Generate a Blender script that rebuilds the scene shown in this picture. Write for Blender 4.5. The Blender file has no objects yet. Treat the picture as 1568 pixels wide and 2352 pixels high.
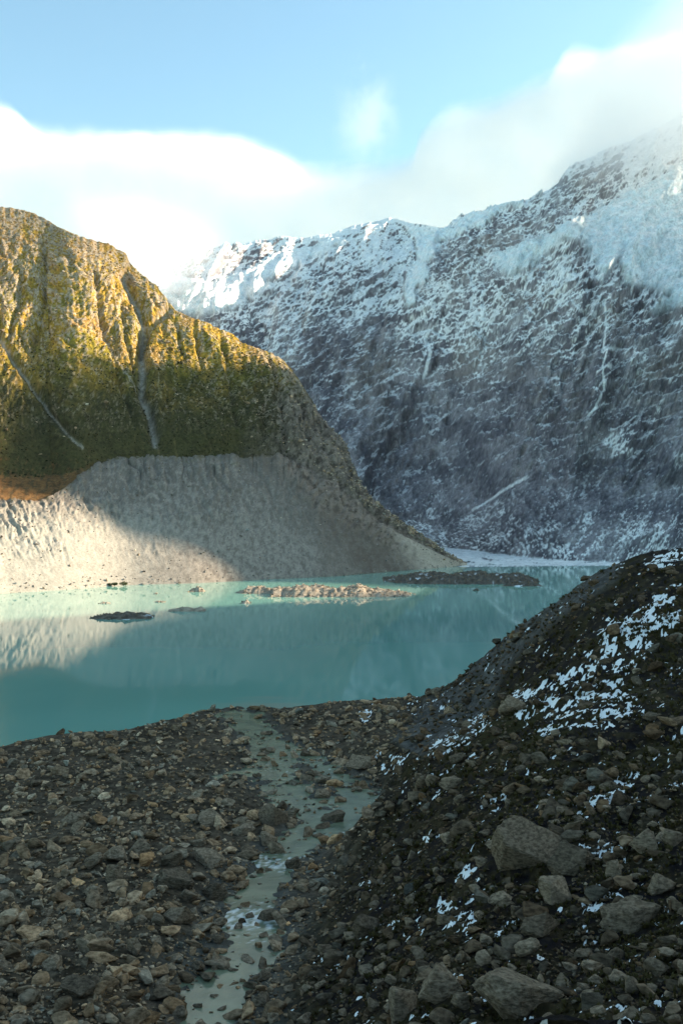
import bpy, bmesh, math, random
import numpy as np
from mathutils import Vector, Quaternion

# ---------------------------------------------------------------- camera
scene = bpy.context.scene
F = 2287.0                 # focal length in units of the 1568 x 2352 layout of the photograph
CX, CY = 784.0, 1176.0
CAM_H = 50.0               # metres above the lake

cam_data = bpy.data.cameras.new("camera")
cam_data.sensor_fit = 'VERTICAL'
cam_data.sensor_height = 36.0
cam_data.lens = 35.0
cam_data.clip_start = 0.5
cam_data.clip_end = 60000.0
cam = bpy.data.objects.new("camera", cam_data)
cam.location = (0, 0, CAM_H)
cam.rotation_euler = (math.radians(90), 0, 0)
scene.collection.objects.link(cam)
scene.camera = cam

# ---------------------------------------------------------------- sky, sun, exposure
SUN_AZ, SUN_EL = math.radians(75), math.radians(22)     # azimuth clockwise from the view direction (+Y)
world = bpy.data.worlds.new("World")
scene.world = world
world.use_nodes = True
wn = world.node_tree
wn.nodes.clear()
w_out = wn.nodes.new("ShaderNodeOutputWorld")
w_bg = wn.nodes.new("ShaderNodeBackground")
w_sky = wn.nodes.new("ShaderNodeTexSky")
w_sky.sky_type = 'NISHITA'
w_sky.sun_disc = False
w_sky.sun_elevation = SUN_EL
w_sky.sun_rotation = SUN_AZ
w_sky.altitude = 800
w_sky.air_density = 1.0
w_sky.dust_density = 1.6
w_sky.ozone_density = 0.3
w_mul = wn.nodes.new("ShaderNodeMix")
w_mul.data_type = 'RGBA'
w_mul.blend_type = 'MULTIPLY'
w_mul.inputs[0].default_value = 1.0
w_mul.inputs[7].default_value = (0.77, 0.96, 0.87, 1)
wn.links.new(w_sky.outputs[0], w_mul.inputs[6])
wn.links.new(w_mul.outputs[2], w_bg.inputs[0])
w_bg.inputs[1].default_value = 0.15
wn.links.new(w_bg.outputs[0], w_out.inputs[0])

SUN_DIR = Vector((math.sin(SUN_AZ) * math.cos(SUN_EL), math.cos(SUN_AZ) * math.cos(SUN_EL), math.sin(SUN_EL)))
sun_data = bpy.data.lights.new("sun", 'SUN')
sun_data.energy = 5.0
sun_data.angle = math.radians(0.53)
sun_data.color = (1.0, 0.86, 0.66)
sun = bpy.data.objects.new("sun", sun_data)
sun.rotation_euler = SUN_DIR.to_track_quat('Z', 'Y').to_euler()
sun.location = (800, 300, 1500)
scene.collection.objects.link(sun)

scene.view_settings.view_transform = 'Standard'
scene.view_settings.look = 'None'
scene.view_settings.gamma = 1.0
scene.view_settings.exposure = 1.3
scene.cycles.use_denoising = True
scene.cycles.sample_clamp_indirect = 3.0
scene.cycles.max_bounces = 12
scene.cycles.diffuse_bounces = 3
scene.cycles.glossy_bounces = 3
scene.cycles.volume_bounces = 8
scene.cycles.transparent_max_bounces = 12
scene.cycles.volume_max_steps = 256

rng = np.random.default_rng(7)
random.seed(7)

# ---------------------------------------------------------------- noise
_perm = np.random.default_rng(3).permutation(256).astype(np.int32)
_perm = np.concatenate([_perm, _perm, _perm])
_ga = np.random.default_rng(5).uniform(0, 2 * np.pi, 256)
_gx, _gy = np.cos(_ga), np.sin(_ga)


def perlin(x, y, seed=0):
    x = np.asarray(x, float) + seed * 17.31
    y = np.asarray(y, float) + seed * 9.77
    xi = np.floor(x).astype(np.int64)
    yi = np.floor(y).astype(np.int64)
    xf, yf = x - xi, y - yi
    xi &= 255
    yi &= 255
    u = xf * xf * xf * (xf * (xf * 6 - 15) + 10)
    v = yf * yf * yf * (yf * (yf * 6 - 15) + 10)

    def g(a, b, dx, dy):
        h = _perm[_perm[a] + b]
        return _gx[h] * dx + _gy[h] * dy
    n00 = g(xi, yi, xf, yf)
    n10 = g(xi + 1, yi, xf - 1, yf)
    n01 = g(xi, yi + 1, xf, yf - 1)
    n11 = g(xi + 1, yi + 1, xf - 1, yf - 1)
    a = n00 + u * (n10 - n00)
    b = n01 + u * (n11 - n01)
    return (a + v * (b - a)) * 1.5


def fbm(x, y, octaves=4, gain=0.5, lac=2.03, seed=0):
    s, amp, tot = 0, 1.0, 0
    for o in range(octaves):
        s = s + amp * perlin(x, y, seed + o * 3)
        tot += amp
        amp *= gain
        x, y = x * lac, y * lac
    return s / tot


def ridged(x, y, octaves=4, gain=0.5, lac=2.1, seed=0):
    s, amp, tot = 0, 1.0, 0
    for o in range(octaves):
        s = s + amp * (1 - 2 * np.abs(perlin(x, y, seed + o * 3)))
        tot += amp
        amp *= gain
        x, y = x * lac, y * lac
    return s / tot


def sstep(a, b, x):
    t = np.clip((x - a) / (b - a), 0, 1)
    return t * t * (3 - 2 * t)


def lerp(a, b, t):
    return a + (b - a) * t


def mixc(a, b, t):
    return a + (np.asarray(b) - a) * t[..., None]


def curve(pts, x):
    p = np.array(pts, float)
    return np.interp(x, p[:, 0], p[:, 1])


def poly_mask(px, py, poly, soft=6.0):
    """1 inside the polygon, 0 outside, soft over a few units."""
    p = np.array(poly, float)
    inside = np.zeros(px.shape, bool)
    dist = np.full(px.shape, 1e9)
    n = len(p)
    for i in range(n):
        x0, y0 = p[i]
        x1, y1 = p[(i + 1) % n]
        if y0 != y1:
            c = (y0 > py) != (y1 > py)
            inside ^= c & (px < (x1 - x0) * (py - y0) / (y1 - y0) + x0)
        dx, dy = x1 - x0, y1 - y0
        t = np.clip(((px - x0) * dx + (py - y0) * dy) / (dx * dx + dy * dy + 1e-9), 0, 1)
        dist = np.minimum(dist, np.hypot(px - x0 - t * dx, py - y0 - t * dy))
    return sstep(-soft, soft, np.where(inside, dist, -dist))


def line_dist(px, py, pts):
    p = np.array(pts, float)
    dist = np.full(px.shape, 1e9)
    for i in range(len(p) - 1):
        x0, y0 = p[i]
        x1, y1 = p[i + 1]
        dx, dy = x1 - x0, y1 - y0
        t = np.clip(((px - x0) * dx + (py - y0) * dy) / (dx * dx + dy * dy + 1e-9), 0, 1)
        dist = np.minimum(dist, np.hypot(px - x0 - t * dx, py - y0 - t * dy))
    return dist


def blur_rows(a, k):
    for _ in range(k):
        a = a.copy()
        a[1:-1] = 0.25 * a[:-2] + 0.5 * a[1:-1] + 0.25 * a[2:]
    return a


def blur_cols(a, k):
    for _ in range(k):
        a = a.copy()
        a[:, 1:-1] = 0.25 * a[:, :-2] + 0.5 * a[:, 1:-1] + 0.25 * a[:, 2:]
    return a


# ---------------------------------------------------------------- mesh helpers
def mesh_from(name, verts, faces, smooth=True, col=None, quads=True):
    verts = np.ascontiguousarray(verts, dtype=np.float32).reshape(-1, 3)
    faces = np.ascontiguousarray(faces, dtype=np.int32)
    nf, k = faces.shape
    me = bpy.data.meshes.new(name)
    me.vertices.add(len(verts))
    me.vertices.foreach_set("co", verts.ravel())
    me.loops.add(nf * k)
    me.loops.foreach_set("vertex_index", faces.ravel())
    me.polygons.add(nf)
    me.polygons.foreach_set("loop_start", np.arange(0, nf * k, k, dtype=np.int32))
    me.polygons.foreach_set("use_smooth", np.full(nf, smooth, dtype=bool))
    me.update(calc_edges=True)
    if col is not None:
        a = me.color_attributes.new("tone", 'FLOAT_COLOR', 'POINT')
        c = np.ones((len(verts), 4), np.float32)
        cc = np.asarray(col, np.float32).reshape(len(verts), -1)
        c[:, :cc.shape[1]] = cc
        a.data.foreach_set("color", c.ravel())
    return me


def add_obj(name, me, mat=None, parent=None):
    o = bpy.data.objects.new(name, me)
    scene.collection.objects.link(o)
    if mat is not None:
        me.materials.append(mat)
    if parent is not None:
        o.parent = parent
    return o


def structure(o, label=None):
    o["kind"] = "structure"
    if label:
        o["label"] = label
    return o


def tag(o, label, cat, group=None):
    o["label"] = label
    o["category"] = cat
    if group:
        o["group"] = group
    return o


def grid_faces(nr, nc):
    i = np.arange(nr * nc).reshape(nr, nc)
    return np.stack([i[:-1, :-1], i[:-1, 1:], i[1:, 1:], i[1:, :-1]], -1).reshape(-1, 4)


def split_grid(name_mask, V, C, nr, nc):
    """From one grid, one mesh for each zone: name_mask is [(name, boolean array of quads)]."""
    fc = grid_faces(nr, nc)
    out = {}
    for name, m in name_mask:
        f = fc[m.ravel()]
        if len(f) == 0:
            continue
        used, inv = np.unique(f, return_inverse=True)
        out[name] = mesh_from(name, V.reshape(-1, 3)[used], inv.reshape(-1, 4), True, C.reshape(-1, C.shape[-1])[used])
    return out


def grid_normals(P):
    du = np.gradient(P, axis=1)
    dv = np.gradient(P, axis=0)
    n = np.cross(du, dv)
    n /= np.linalg.norm(n, axis=-1, keepdims=True) + 1e-9
    return n


def to_world(px, py, d):
    return np.stack([(px - CX) / F * d, d, CAM_H - (py - CY) / F * d], -1)


def to_photo(P):
    d = np.maximum(P[..., 1], 1.0)
    return CX + P[..., 0] / d * F, CY - (P[..., 2] - CAM_H) / d * F


# ---------------------------------------------------------------- material helpers
class NT:
    def __init__(self, name):
        self.mat = bpy.data.materials.new(name)
        self.mat.use_nodes = True
        self.t = self.mat.node_tree
        self.t.nodes.clear()
        self.out = self.t.nodes.new("ShaderNodeOutputMaterial")

    def n(self, typ, **kw):
        nd = self.t.nodes.new(typ)
        for k, v in kw.items():
            setattr(nd, k, v)
        return nd

    def link(self, a, b):
        self.t.links.new(a, b)

    def val(self, sock, v):
        if isinstance(v, bpy.types.NodeSocket):
            self.link(v, sock)
        else:
            sock.default_value = v

    def math(self, op, a, b=0.0, c=None, clamp=False):
        nd = self.n("ShaderNodeMath", operation=op, use_clamp=clamp)
        self.val(nd.inputs[0], a)
        self.val(nd.inputs[1], b)
        if c is not None:
            self.val(nd.inputs[2], c)
        return nd.outputs[0]

    def noise(self, vec, scale, detail=4, rough=0.55, dim='3D'):
        nd = self.n("ShaderNodeTexNoise", noise_dimensions=dim)
        if vec is not None:
            self.link(vec, nd.inputs['Vector'])
        nd.inputs['Scale'].default_value = scale
        nd.inputs['Detail'].default_value = detail
        nd.inputs['Roughness'].default_value = rough
        return nd.outputs[0]

    def ramp(self, fac, lo, hi, a=0.0, b=1.0):
        nd = self.n("ShaderNodeMapRange", interpolation_type='SMOOTHSTEP')
        self.val(nd.inputs[0], fac)
        for i, v in enumerate((lo, hi, a, b)):
            self.val(nd.inputs[1 + i], v)
        return nd.outputs[0]

    def mix(self, fac, a, b, mode='MIX'):
        nd = self.n("ShaderNodeMix", data_type='RGBA', blend_type=mode)
        self.val(nd.inputs[0], fac)
        self.val(nd.inputs[6], a if isinstance(a, bpy.types.NodeSocket) else (*a, 1))
        self.val(nd.inputs[7], b if isinstance(b, bpy.types.NodeSocket) else (*b, 1))
        return nd.outputs[2]

    def bump(self, h, dist=0.1, strength=1.0):
        nd = self.n("ShaderNodeBump")
        nd.inputs['Strength'].default_value = strength
        nd.inputs['Distance'].default_value = dist
        self.link(h, nd.inputs['Height'])
        return nd.outputs[0]

    def principled(self, col, rough=0.85, normal=None, spec=0.3):
        b = self.n("ShaderNodeBsdfPrincipled")
        self.val(b.inputs['Base Color'], col if isinstance(col, bpy.types.NodeSocket) else (*col, 1))
        self.val(b.inputs['Roughness'], rough)
        b.inputs['Specular IOR Level'].default_value = spec
        if normal is not None:
            self.link(normal, b.inputs['Normal'])
        self.link(b.outputs[0], self.out.inputs[0])
        return b


def terrain_material(name, scale, contrast=0.5, bump_dist=0.5, rough=0.95, spec=0.06):
    """Ground whose own colour comes from the 'tone' attribute, varied by grain of the given size."""
    t = NT(name)
    att = t.n("ShaderNodeAttribute", attribute_name="tone")
    pos = t.n("ShaderNodeNewGeometry").outputs['Position']
    n1 = t.noise(pos, 1.0 / scale, 6, 0.7)
    n2 = t.noise(pos, 0.23 / scale, 3, 0.6)
    f = t.math('ADD', t.math('MULTIPLY', n1, 0.65), t.math('MULTIPLY', n2, 0.35))
    k = t.ramp(f, 0.32, 0.68, 1.0 - contrast, 1.0 + contrast)
    cmb = t.n("ShaderNodeCombineColor")
    for i in range(3):
        t.link(k, cmb.inputs[i])
    col = t.mix(1.0, att.outputs['Color'], cmb.outputs[0], 'MULTIPLY')
    t.principled(col, rough, t.bump(n1, bump_dist, 0.8), spec)
    return t.mat


# ================================================================ LARGE STRUCTURE
# ---------------------------------------------------------------- valley floor and lake
def sheet(name, x0, x1, y0, y1, z, mat, n=2):
    xs, ys = np.linspace(x0, x1, n), np.linspace(y0, y1, n)
    X, Y = np.meshgrid(xs, ys)
    P = np.stack([X, Y, np.full_like(X, z)], -1)
    return add_obj(name, mesh_from(name, P, grid_faces(n, n)), mat)


t = NT("valley_gravel")
pos = t.n("ShaderNodeNewGeometry").outputs['Position']
t.principled(t.mix(t.noise(pos, 0.02, 5), (0.16, 0.15, 0.15), (0.32, 0.31, 0.30)), 0.95)
structure(sheet("ground", -4500, 4500, -2600, 3200, -9.0, t.mat), "grey gravel valley floor under the lake")

t = NT("glacial_water")
pos = t.n("ShaderNodeNewGeometry").outputs['Position']
mp = t.n("ShaderNodeMapping")
t.link(pos, mp.inputs[0])
mp.inputs['Scale'].default_value = (0.35, 1.0, 1.0)
big = t.noise(pos, 0.008, 3, 0.5)
milky = t.mix(t.ramp(big, 0.35, 0.65), (0.145, 0.330, 0.275), (0.170, 0.380, 0.315))
sy = t.n("ShaderNodeSeparateXYZ")
t.link(pos, sy.inputs[0])
sunlit_shallow = t.ramp(t.math('ADD', sy.outputs[1], t.math('MULTIPLY', t.noise(mp.outputs[0], 0.02, 4, 0.6), 160.0)), 520.0, 640.0)
milky = t.mix(sunlit_shallow, milky, (0.24, 0.50, 0.39))  # far water paled: silty shallows, plus painted brightness for the sunlit strip
# silt plume spreading from the stream mouth
sub = t.n("ShaderNodeVectorMath", operation='SUBTRACT')
t.link(pos, sub.inputs[0])
sub.inputs[1].default_value = (-18, 256, 0)
wob = t.n("ShaderNodeVectorMath", operation='MULTIPLY')
t.link(sub.outputs[0], wob.inputs[0])
wob.inputs[1].default_value = (1.0, 1.0, 0.0)
ln = t.n("ShaderNodeVectorMath", operation='LENGTH')
t.link(wob.outputs[0], ln.inputs[0])
pl = t.math('ADD', ln.outputs['Value'], t.math('MULTIPLY', t.noise(mp.outputs[0], 0.12, 4, 0.6), 26.0))
plume = t.ramp(pl, 16.0, 30.0, 0.75, 0.0)
milky = t.mix(plume, milky, (0.30, 0.33, 0.26))
rip = t.noise(mp.outputs[0], 0.9, 4, 0.6)
rip2 = t.noise(pos, 0.015, 2, 0.5)
patch = t.ramp(rip2, 0.42, 0.62, 0.03, 0.06)
b = t.principled(milky, patch, t.bump(rip, 0.05, 0.05), 0.5)
b.inputs['IOR'].default_value = 1.333
MAT_WATER = t.mat
structure(sheet("lake", -2500, 900, 120, 1500, 0.0, MAT_WATER), "milky turquoise glacial lake")

# ---------------------------------------------------------------- grassy mountain with moraine wall (left)
def slope_depth(py, z0, d0, m):
    k = (py - CY) / F
    return (CAM_H - z0 + m * d0) / (k + m)


def build_grassy_mountain():
    px = np.concatenate([np.linspace(-1500, -210, 40), np.arange(-200, 1074, 2.4)])
    nc = len(px)
    shore_py = curve([(-1500, 1480), (-400, 1400), (0, 1364), (150, 1355), (250, 1347), (300, 1344), (450, 1340), (600, 1332), (760, 1325),
                      (900, 1313), (1000, 1306), (1074, 1298)], px)
    ker = np.hanning(41)

    def smooth(v):
        return np.convolve(np.pad(v, 20, mode='edge'), ker / ker.sum(), 'valid')
    shore_py = smooth(shore_py)
    d_s = CAM_H * F / (shore_py - CY)
    wall_py = curve([(-1500, 1220), (-400, 1175), (0, 1160), (100, 1155), (160, 1120), (190, 1085), (235, 1052), (330, 1047), (450, 1052),
                     (560, 1045), (650, 1058), (700, 1085), (780, 1140), (860, 1200), (950, 1245), (1040, 1287), (1074, 1296)], px)
    jag = sstep(120, 260, px) * sstep(760, 600, px) * (15 * fbm(px / 36, px * 0 + 0.3, 4, 0.62, seed=15) + 7 * np.abs(fbm(px / 16, px * 0 + 5, 3, seed=16)))
    wall_py = smooth(wall_py)
    d_w = slope_depth(wall_py, 0, d_s, 0.66)
    z_w = CAM_H - (wall_py - CY) / F * d_w
    bench_py = curve([(-1500, 1120), (-400, 1105), (0, 1090), (100, 1092), (170, 1085), (235, 1046), (330, 1042), (450, 1047), (560, 1040),
                      (650, 1050), (700, 1075), (780, 1128), (860, 1190), (950, 1238), (1040, 1284), (1074, 1295)], px)
    bench_py = np.minimum(smooth(bench_py), wall_py - 3)
    bm = curve([(-1500, 0.3), (120, 0.32), (220, 0.6), (2000, 0.7)], px)
    d_b = slope_depth(bench_py, z_w, d_w, bm)
    z_b = CAM_H - (bench_py - CY) / F * d_b
    ridge_py = curve([(-1500, 300), (-900, 420), (-400, 470), (-150, 440), (0, 475), (35, 478), (70, 487), (100, 500), (130, 519), (165, 535),
                      (200, 548), (250, 560), (290, 583), (305, 612), (322, 627), (345, 645), (362, 658), (385, 690), (402, 712),
                      (440, 729), (480, 742), (505, 757), (530, 765), (560, 789), (600, 803), (625, 811), (655, 832), (680, 862), (700, 893),
                      (722, 930), (745, 968), (768, 992), (792, 1020), (800, 1060), (815, 1095), (832, 1122), (870, 1158), (910, 1190),
                      (950, 1216), (985, 1240), (1010, 1257), (1040, 1278), (1060, 1290), (1074, 1294)], px)
    m_r = curve([(-1500, 0.80), (0, 0.86), (500, 0.92), (800, 1.0), (1074, 0.9)], px)
    d_r = slope_depth(ridge_py, z_b, d_b, m_r)
    z_r = CAM_H - (ridge_py - CY) / F * d_r
    lines = [(d_s - 14, np.full(nc, -7.0)), (d_s, np.zeros(nc)), (d_w, z_w), (d_b, z_b), (d_r, z_r),
             (d_r + 60, z_r - 38), (d_r + 320, np.maximum(z_r - 330, -9))]
    lines[-1] = (d_r + 60 + (z_r - 38 + 9) * 0.95, np.full(nc, -9.0))
    nrows = [3, 96, 22, 215, 14, 12]
    D, Z, S = [], [], []
    for i, n in enumerate(nrows):
        tt = np.linspace(0, 1, n, endpoint=(i == len(nrows) - 1))
        for s in tt:
            D.append(lerp(lines[i][0], lines[i + 1][0], s))
            Z.append(lerp(lines[i][1], lines[i + 1][1], s))
            S.append(i + s)
    D, Z, S = np.array(D), np.array(Z), np.array(S)
    nr = len(S)
    PX = np.broadcast_to(px, D.shape)
    # the concave-convex run of a real slope
    su = np.clip(S - 3, 0, 1)[:, None]
    D = D + 0.0 * su
    Z0 = Z.copy()
    Z = blur_rows(Z, 4)
    keep = np.abs(S - 4) < 0.06
    Z[keep] = Z0[keep]
    Z = Z - (jag / F * d_w)[None] * (sstep(1.7, 2.0, S) * sstep(3.02, 2.4, S))[:, None]
    P = np.stack([(PX - CX) / F * D, D, Z], -1)
    N = grid_normals(P)
    N[N[..., 2] < 0] *= -1
    PYv = CY - (Z - CAM_H) / D * F
    # gullies run down the slope: long noise in the column direction
    up = sstep(3.0, 3.15, S)[:, None] * sstep(4.02, 3.75, S)[:, None]
    wall = sstep(1.0, 1.2, S)[:, None] * sstep(2.15, 1.95, S)[:, None]
    gx = PX - 0.22 * (PYv - 700)
    warp = fbm(PX / 70, PYv / 90, 3, seed=4)
    g1 = ridged(gx / 150 + 0.6 * warp, PYv / 420, 3, 0.5, seed=11)
    g2 = ridged(gx / 58 + 0.7 * warp, PYv / 150, 3, 0.55, seed=21)
    crag = ridged(PX / 30, PYv / 34, 5, 0.6, seed=31)
    n3 = fbm(PX / 9, PYv / 9, 4, 0.6, seed=41)
    edge = sstep(1080, 700, PX)
    hi = sstep(900, 650, PYv)
    buttress = sstep(540, 680, PX + 30 * warp) * sstep(1180, 1000, PYv)
    disp = up * edge * (6.5 * g1 + 2.0 * g2 * (0.5 + 0.7 * hi + 0.8 * buttress) + 2.6 * crag * (0.2 + 0.9 * hi + 1.3 * buttress) + 2.0 * n3 + 1.3 * ridged(PX / 11, PYv / 12, 3, 0.6, seed=47))
    # rock ribs and clefts of the eastern nose
    ribs = ridged((PX + 0.30 * (PYv - 900)) / 38 + 0.8 * warp, PYv / 120 + 0.4 * warp, 4, 0.6, seed=45)
    nose_w = sstep(-30, 50, PX - curve([(1000, 560), (1050, 600), (1100, 645), (1150, 705), (1200, 775), (1250, 860), (1290, 970), (1320, 1060)], PYv) + 60 * warp)
    nose_w = nose_w * sstep(1.0, 1.15, S)[:, None] * sstep(4.02, 3.75, S)[:, None]
    disp += edge * np.maximum(up * buttress, nose_w * sstep(1010, 900, PX)) * 6.5 * ribs
    # two big scree gullies
    gully_a = [(285, 640), (300, 672), (318, 700), (330, 752), (324, 800), (328, 850), (326, 900), (345, 950), (352, 985), (358, 1022)]
    gully_b = [(395, 712), (350, 745), (334, 765), (328, 800)]
    gully_c = [(-20, 740), (0, 782), (12, 805), (40, 850), (75, 895), (100, 930), (125, 962), (160, 1002), (192, 1030)]
    gully_d = [(505, 800), (515, 830)]
    qx = PX + 5 * fbm(PX / 25, PYv / 25, 3, seed=51)
    for pts, dep, wd in (([(98, 560), (108, 620), (106, 690), (90, 760), (78, 820)], 8, 7), ([(212, 640), (222, 700), (240, 770), (262, 850), (300, 960)], 8, 6), ([(160, 580), (165, 640)], 6, 5), ([(440, 735), (452, 790), (462, 850)], 6, 6),
                         ([(508, 775), (514, 820), (530, 900), (540, 980)], 7, 6), ([(560, 800), (580, 870), (590, 960)], 3, 6), ([(612, 815), (632, 890), (650, 980), (660, 1040)], 11, 8), ([(668, 870), (690, 950), (705, 1040)], 6, 9),
                         ([(385, 715), (410, 760), (420, 830)], 6, 6), ([(50, 640), (40, 720), (20, 790)], 7, 6), ([(275, 700), (290, 790), (312, 880)], 6, 5), ([(345, 690), (362, 705)], 6, 5), ([(725, 960), (750, 1060), (775, 1130)], 8, 7)):
        disp -= up * 0.62 * dep * np.exp(-(line_dist(qx + 5 * n3 + 6 * warp, PYv, pts) / wd) ** 2)
    da = line_dist(qx, PYv, gully_a)
    db = line_dist(qx, PYv, gully_b)
    dc = line_dist(qx, PYv, gully_c)
    disp -= up * (13 * np.exp(-(da / 13) ** 2) + 11 * np.exp(-(db / 10) ** 2) + 6 * np.exp(-(dc / 9) ** 2))
    # rills in the moraine wall
    wx = PX - 0.45 * (PYv - 1100)
    r1 = ridged(wx / 24 + 1.1 * fbm(PX / 60, PYv / 60, 4, seed=61), PYv / 95 + 0.5 * warp, 4, 0.65, seed=62)
    r2 = ridged(wx / 8, PYv / 40, 2, 0.6, seed=63)
    upper = sstep(1.15, 1.75, S)[:, None]
    disp += wall * edge * ((3.8 * r1 * (0.10 + upper) + 1.2 * r2 * (0.1 + 0.8 * upper)) * (0.45 + 0.8 * sstep(-0.2, 0.4, fbm(PX / 120, PYv / 50, 3, seed=66))) + (0.22 + 0.9 * upper) * n3)
    # eroded cliffs at the top of the wall near the left edge
    cliff = wall * sstep(330, 150, PX) * sstep(1.62, 1.85, S)[:, None]
    disp += cliff * 1.6 * ridged(PX / 34 + 0.9 * warp, PYv / 45 + 0.5 * warp, 4, 0.6, seed=71)
    bench = sstep(1.98, 2.2, S)[:, None] * sstep(3.05, 2.9, S)[:, None]
    disp += bench * (1.5 * fbm(PX / 25, PYv / 12, 4, seed=81))
    rim = np.exp(-((S[:, None] - 4) / 0.10) ** 2)
    disp += rim * (2.2 * fbm(PX / 11, PX * 0 + 3, 4, 0.6, seed=91) + 1.0 * n3) * sstep(1040, 900, PX)
    disp *= sstep(0.98, 1.06, S)[:, None]
    P = P + N * disp[..., None]

    # ---- colours (albedo); wall and fan carry some painted sunlight
    nb = fbm(PX / 60, PYv / 60, 5, 0.6, seed=101)
    nf = fbm(PX / 12, PYv / 12, 4, 0.65, seed=111)
    ns = fbm(gx / 10, PYv / 55, 4, 0.6, seed=121)
    col = np.zeros(P.shape) + np.array((0.42, 0.25, 0.036))
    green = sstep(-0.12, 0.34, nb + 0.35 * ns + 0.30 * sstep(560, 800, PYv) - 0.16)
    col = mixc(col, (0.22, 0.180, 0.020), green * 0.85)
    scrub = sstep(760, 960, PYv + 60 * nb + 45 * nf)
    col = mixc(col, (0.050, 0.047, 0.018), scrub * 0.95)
    rust = sstep(0.05, 0.4, fbm(PX / 90, PYv / 60, 4, seed=131) + 0.6 * sstep(640, 480, PYv))
    col = mixc(col, (0.36, 0.20, 0.075), rust * 0.65 * (1 - scrub))
    fleck = fbm(PX / 5.5, PYv / 5.0, 3, 0.7, seed=127)
    col = col * (1 + 0.55 * np.clip(fleck * 1.6, -0.8, 0.8) * (1 - 0.5 * scrub))[..., None]
    rocky = sstep(0.20, 0.36, 0.45 * crag + 0.4 * nf + 0.55 * fleck + 0.17 * hi - 0.10 + 0.20 * buttress)
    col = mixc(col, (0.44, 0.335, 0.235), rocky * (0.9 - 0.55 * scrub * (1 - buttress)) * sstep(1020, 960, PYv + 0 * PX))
    strand = sstep(0.27, 0.42, ns + 0.2 * nf) * (1 - 0.75 * scrub)
    col = mixc(col, (0.40, 0.28, 0.12), strand * 0.6)
    scree = np.maximum(np.maximum(np.exp(-(da / lerp(3.0, 7.0, sstep(650, 900, PYv))) ** 2), 0.8 * np.exp(-(db / 2.5) ** 2)),
                       0.85 * np.exp(-(dc / lerp(4.0, 2.3, sstep(800, 900, PYv))) ** 2))
    scree = np.maximum(scree, 0.7 * np.exp(-(line_dist(qx, PYv, [(240, 775), (270, 840), (300, 880), (322, 912)]) / 2.2) ** 2))
    scree *= sstep(-0.35, 0.1, nf + 0.25)
    col = mixc(col, (0.42, 0.36, 0.29), np.clip(scree, 0, 1))
    # brown rock on the steep eastern nose
    nose = sstep(560, 760, PX + 0.25 * (PYv - 900) + 60 * nb) * sstep(830, 980, PYv + 40 * nb)
    brown = mixc(np.zeros(P.shape) + np.array((0.105, 0.076, 0.058)), (0.28, 0.212, 0.165), sstep(-0.2, 0.35, nf + 0.4 * crag))
    col = col * (1 - nose[..., None]) + brown * nose[..., None]
    # grey moraine
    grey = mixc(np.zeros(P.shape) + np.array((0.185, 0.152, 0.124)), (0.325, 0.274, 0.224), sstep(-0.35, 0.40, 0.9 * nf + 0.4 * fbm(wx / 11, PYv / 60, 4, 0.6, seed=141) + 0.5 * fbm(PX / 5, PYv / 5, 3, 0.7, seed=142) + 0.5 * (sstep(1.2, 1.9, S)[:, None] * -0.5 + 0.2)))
    grey = mixc(grey, (0.44, 0.40, 0.33), sstep(520, 120, PX + 30 * nb) * 0.75 * sstep(1130, 1240, PYv + 25 * nf))  # left part painted cream, brighter where the sun strikes the wall
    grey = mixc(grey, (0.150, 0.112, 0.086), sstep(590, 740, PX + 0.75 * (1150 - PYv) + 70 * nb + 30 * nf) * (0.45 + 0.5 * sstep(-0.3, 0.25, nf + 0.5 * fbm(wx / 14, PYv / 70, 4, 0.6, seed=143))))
    grey = mixc(grey, (0.52, 0.42, 0.32), sstep(-20, 60, PX - 0.9 * (PYv - 1150) - 800 + 30 * nf) * 0.9)  # scree fan: tan, lightened to stand in for sunlight on it
    wm = sstep(2.16, 1.93, S[:, None] + 0.30 * nf + 0.12 * fleck)
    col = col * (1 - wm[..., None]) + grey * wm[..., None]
    # rusty bench at the left
    bb = sstep(1.97, 2.08, S)[:, None] * sstep(3.02, 2.9, S[:, None] + 0.2 * nf) * sstep(235, 150, PX + 12 * nf)
    rus = mixc(np.zeros(P.shape) + np.array((0.19, 0.095, 0.035)), (0.10, 0.065, 0.03), sstep(-0.1, 0.3, nf))
    col = col * (1 - bb[..., None]) + rus * bb[..., None]
    wn_ = nose_w * sstep(3.2, 2.6, S)[:, None] * (1 - sstep(-20, 60, PX - 0.9 * (PYv - 1150) - 800 + 30 * nf))
    col = col * (1 - wn_[..., None]) + brown * wn_[..., None]
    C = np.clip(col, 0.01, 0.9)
    Smid = np.broadcast_to(0.5 * (S[:-1] + S[1:])[:, None], (nr - 1, nc - 1))
    pxm = 0.5 * (PX[:-1, :-1] + PX[1:, 1:])
    is_wall = Smid < 2.0
    global HILL
    HILL = (P, PX, PYv, S, crag + 0.6 * fleck, sstep(5, 11, np.minimum(np.minimum(da, db), dc)))
    parts = split_grid([("moraine_wall", is_wall), ("grassy_mountain", ~is_wall)], P, C, nr, nc)
    m1 = terrain_material("moraine_scree", 1.7, 0.22, 0.4)
    m2 = terrain_material("alpine_grass", 3.0, 0.5, 2.0)
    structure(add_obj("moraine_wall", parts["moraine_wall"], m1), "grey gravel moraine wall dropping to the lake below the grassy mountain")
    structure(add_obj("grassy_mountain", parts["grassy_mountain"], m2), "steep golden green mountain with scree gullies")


build_grassy_mountain()


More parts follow.
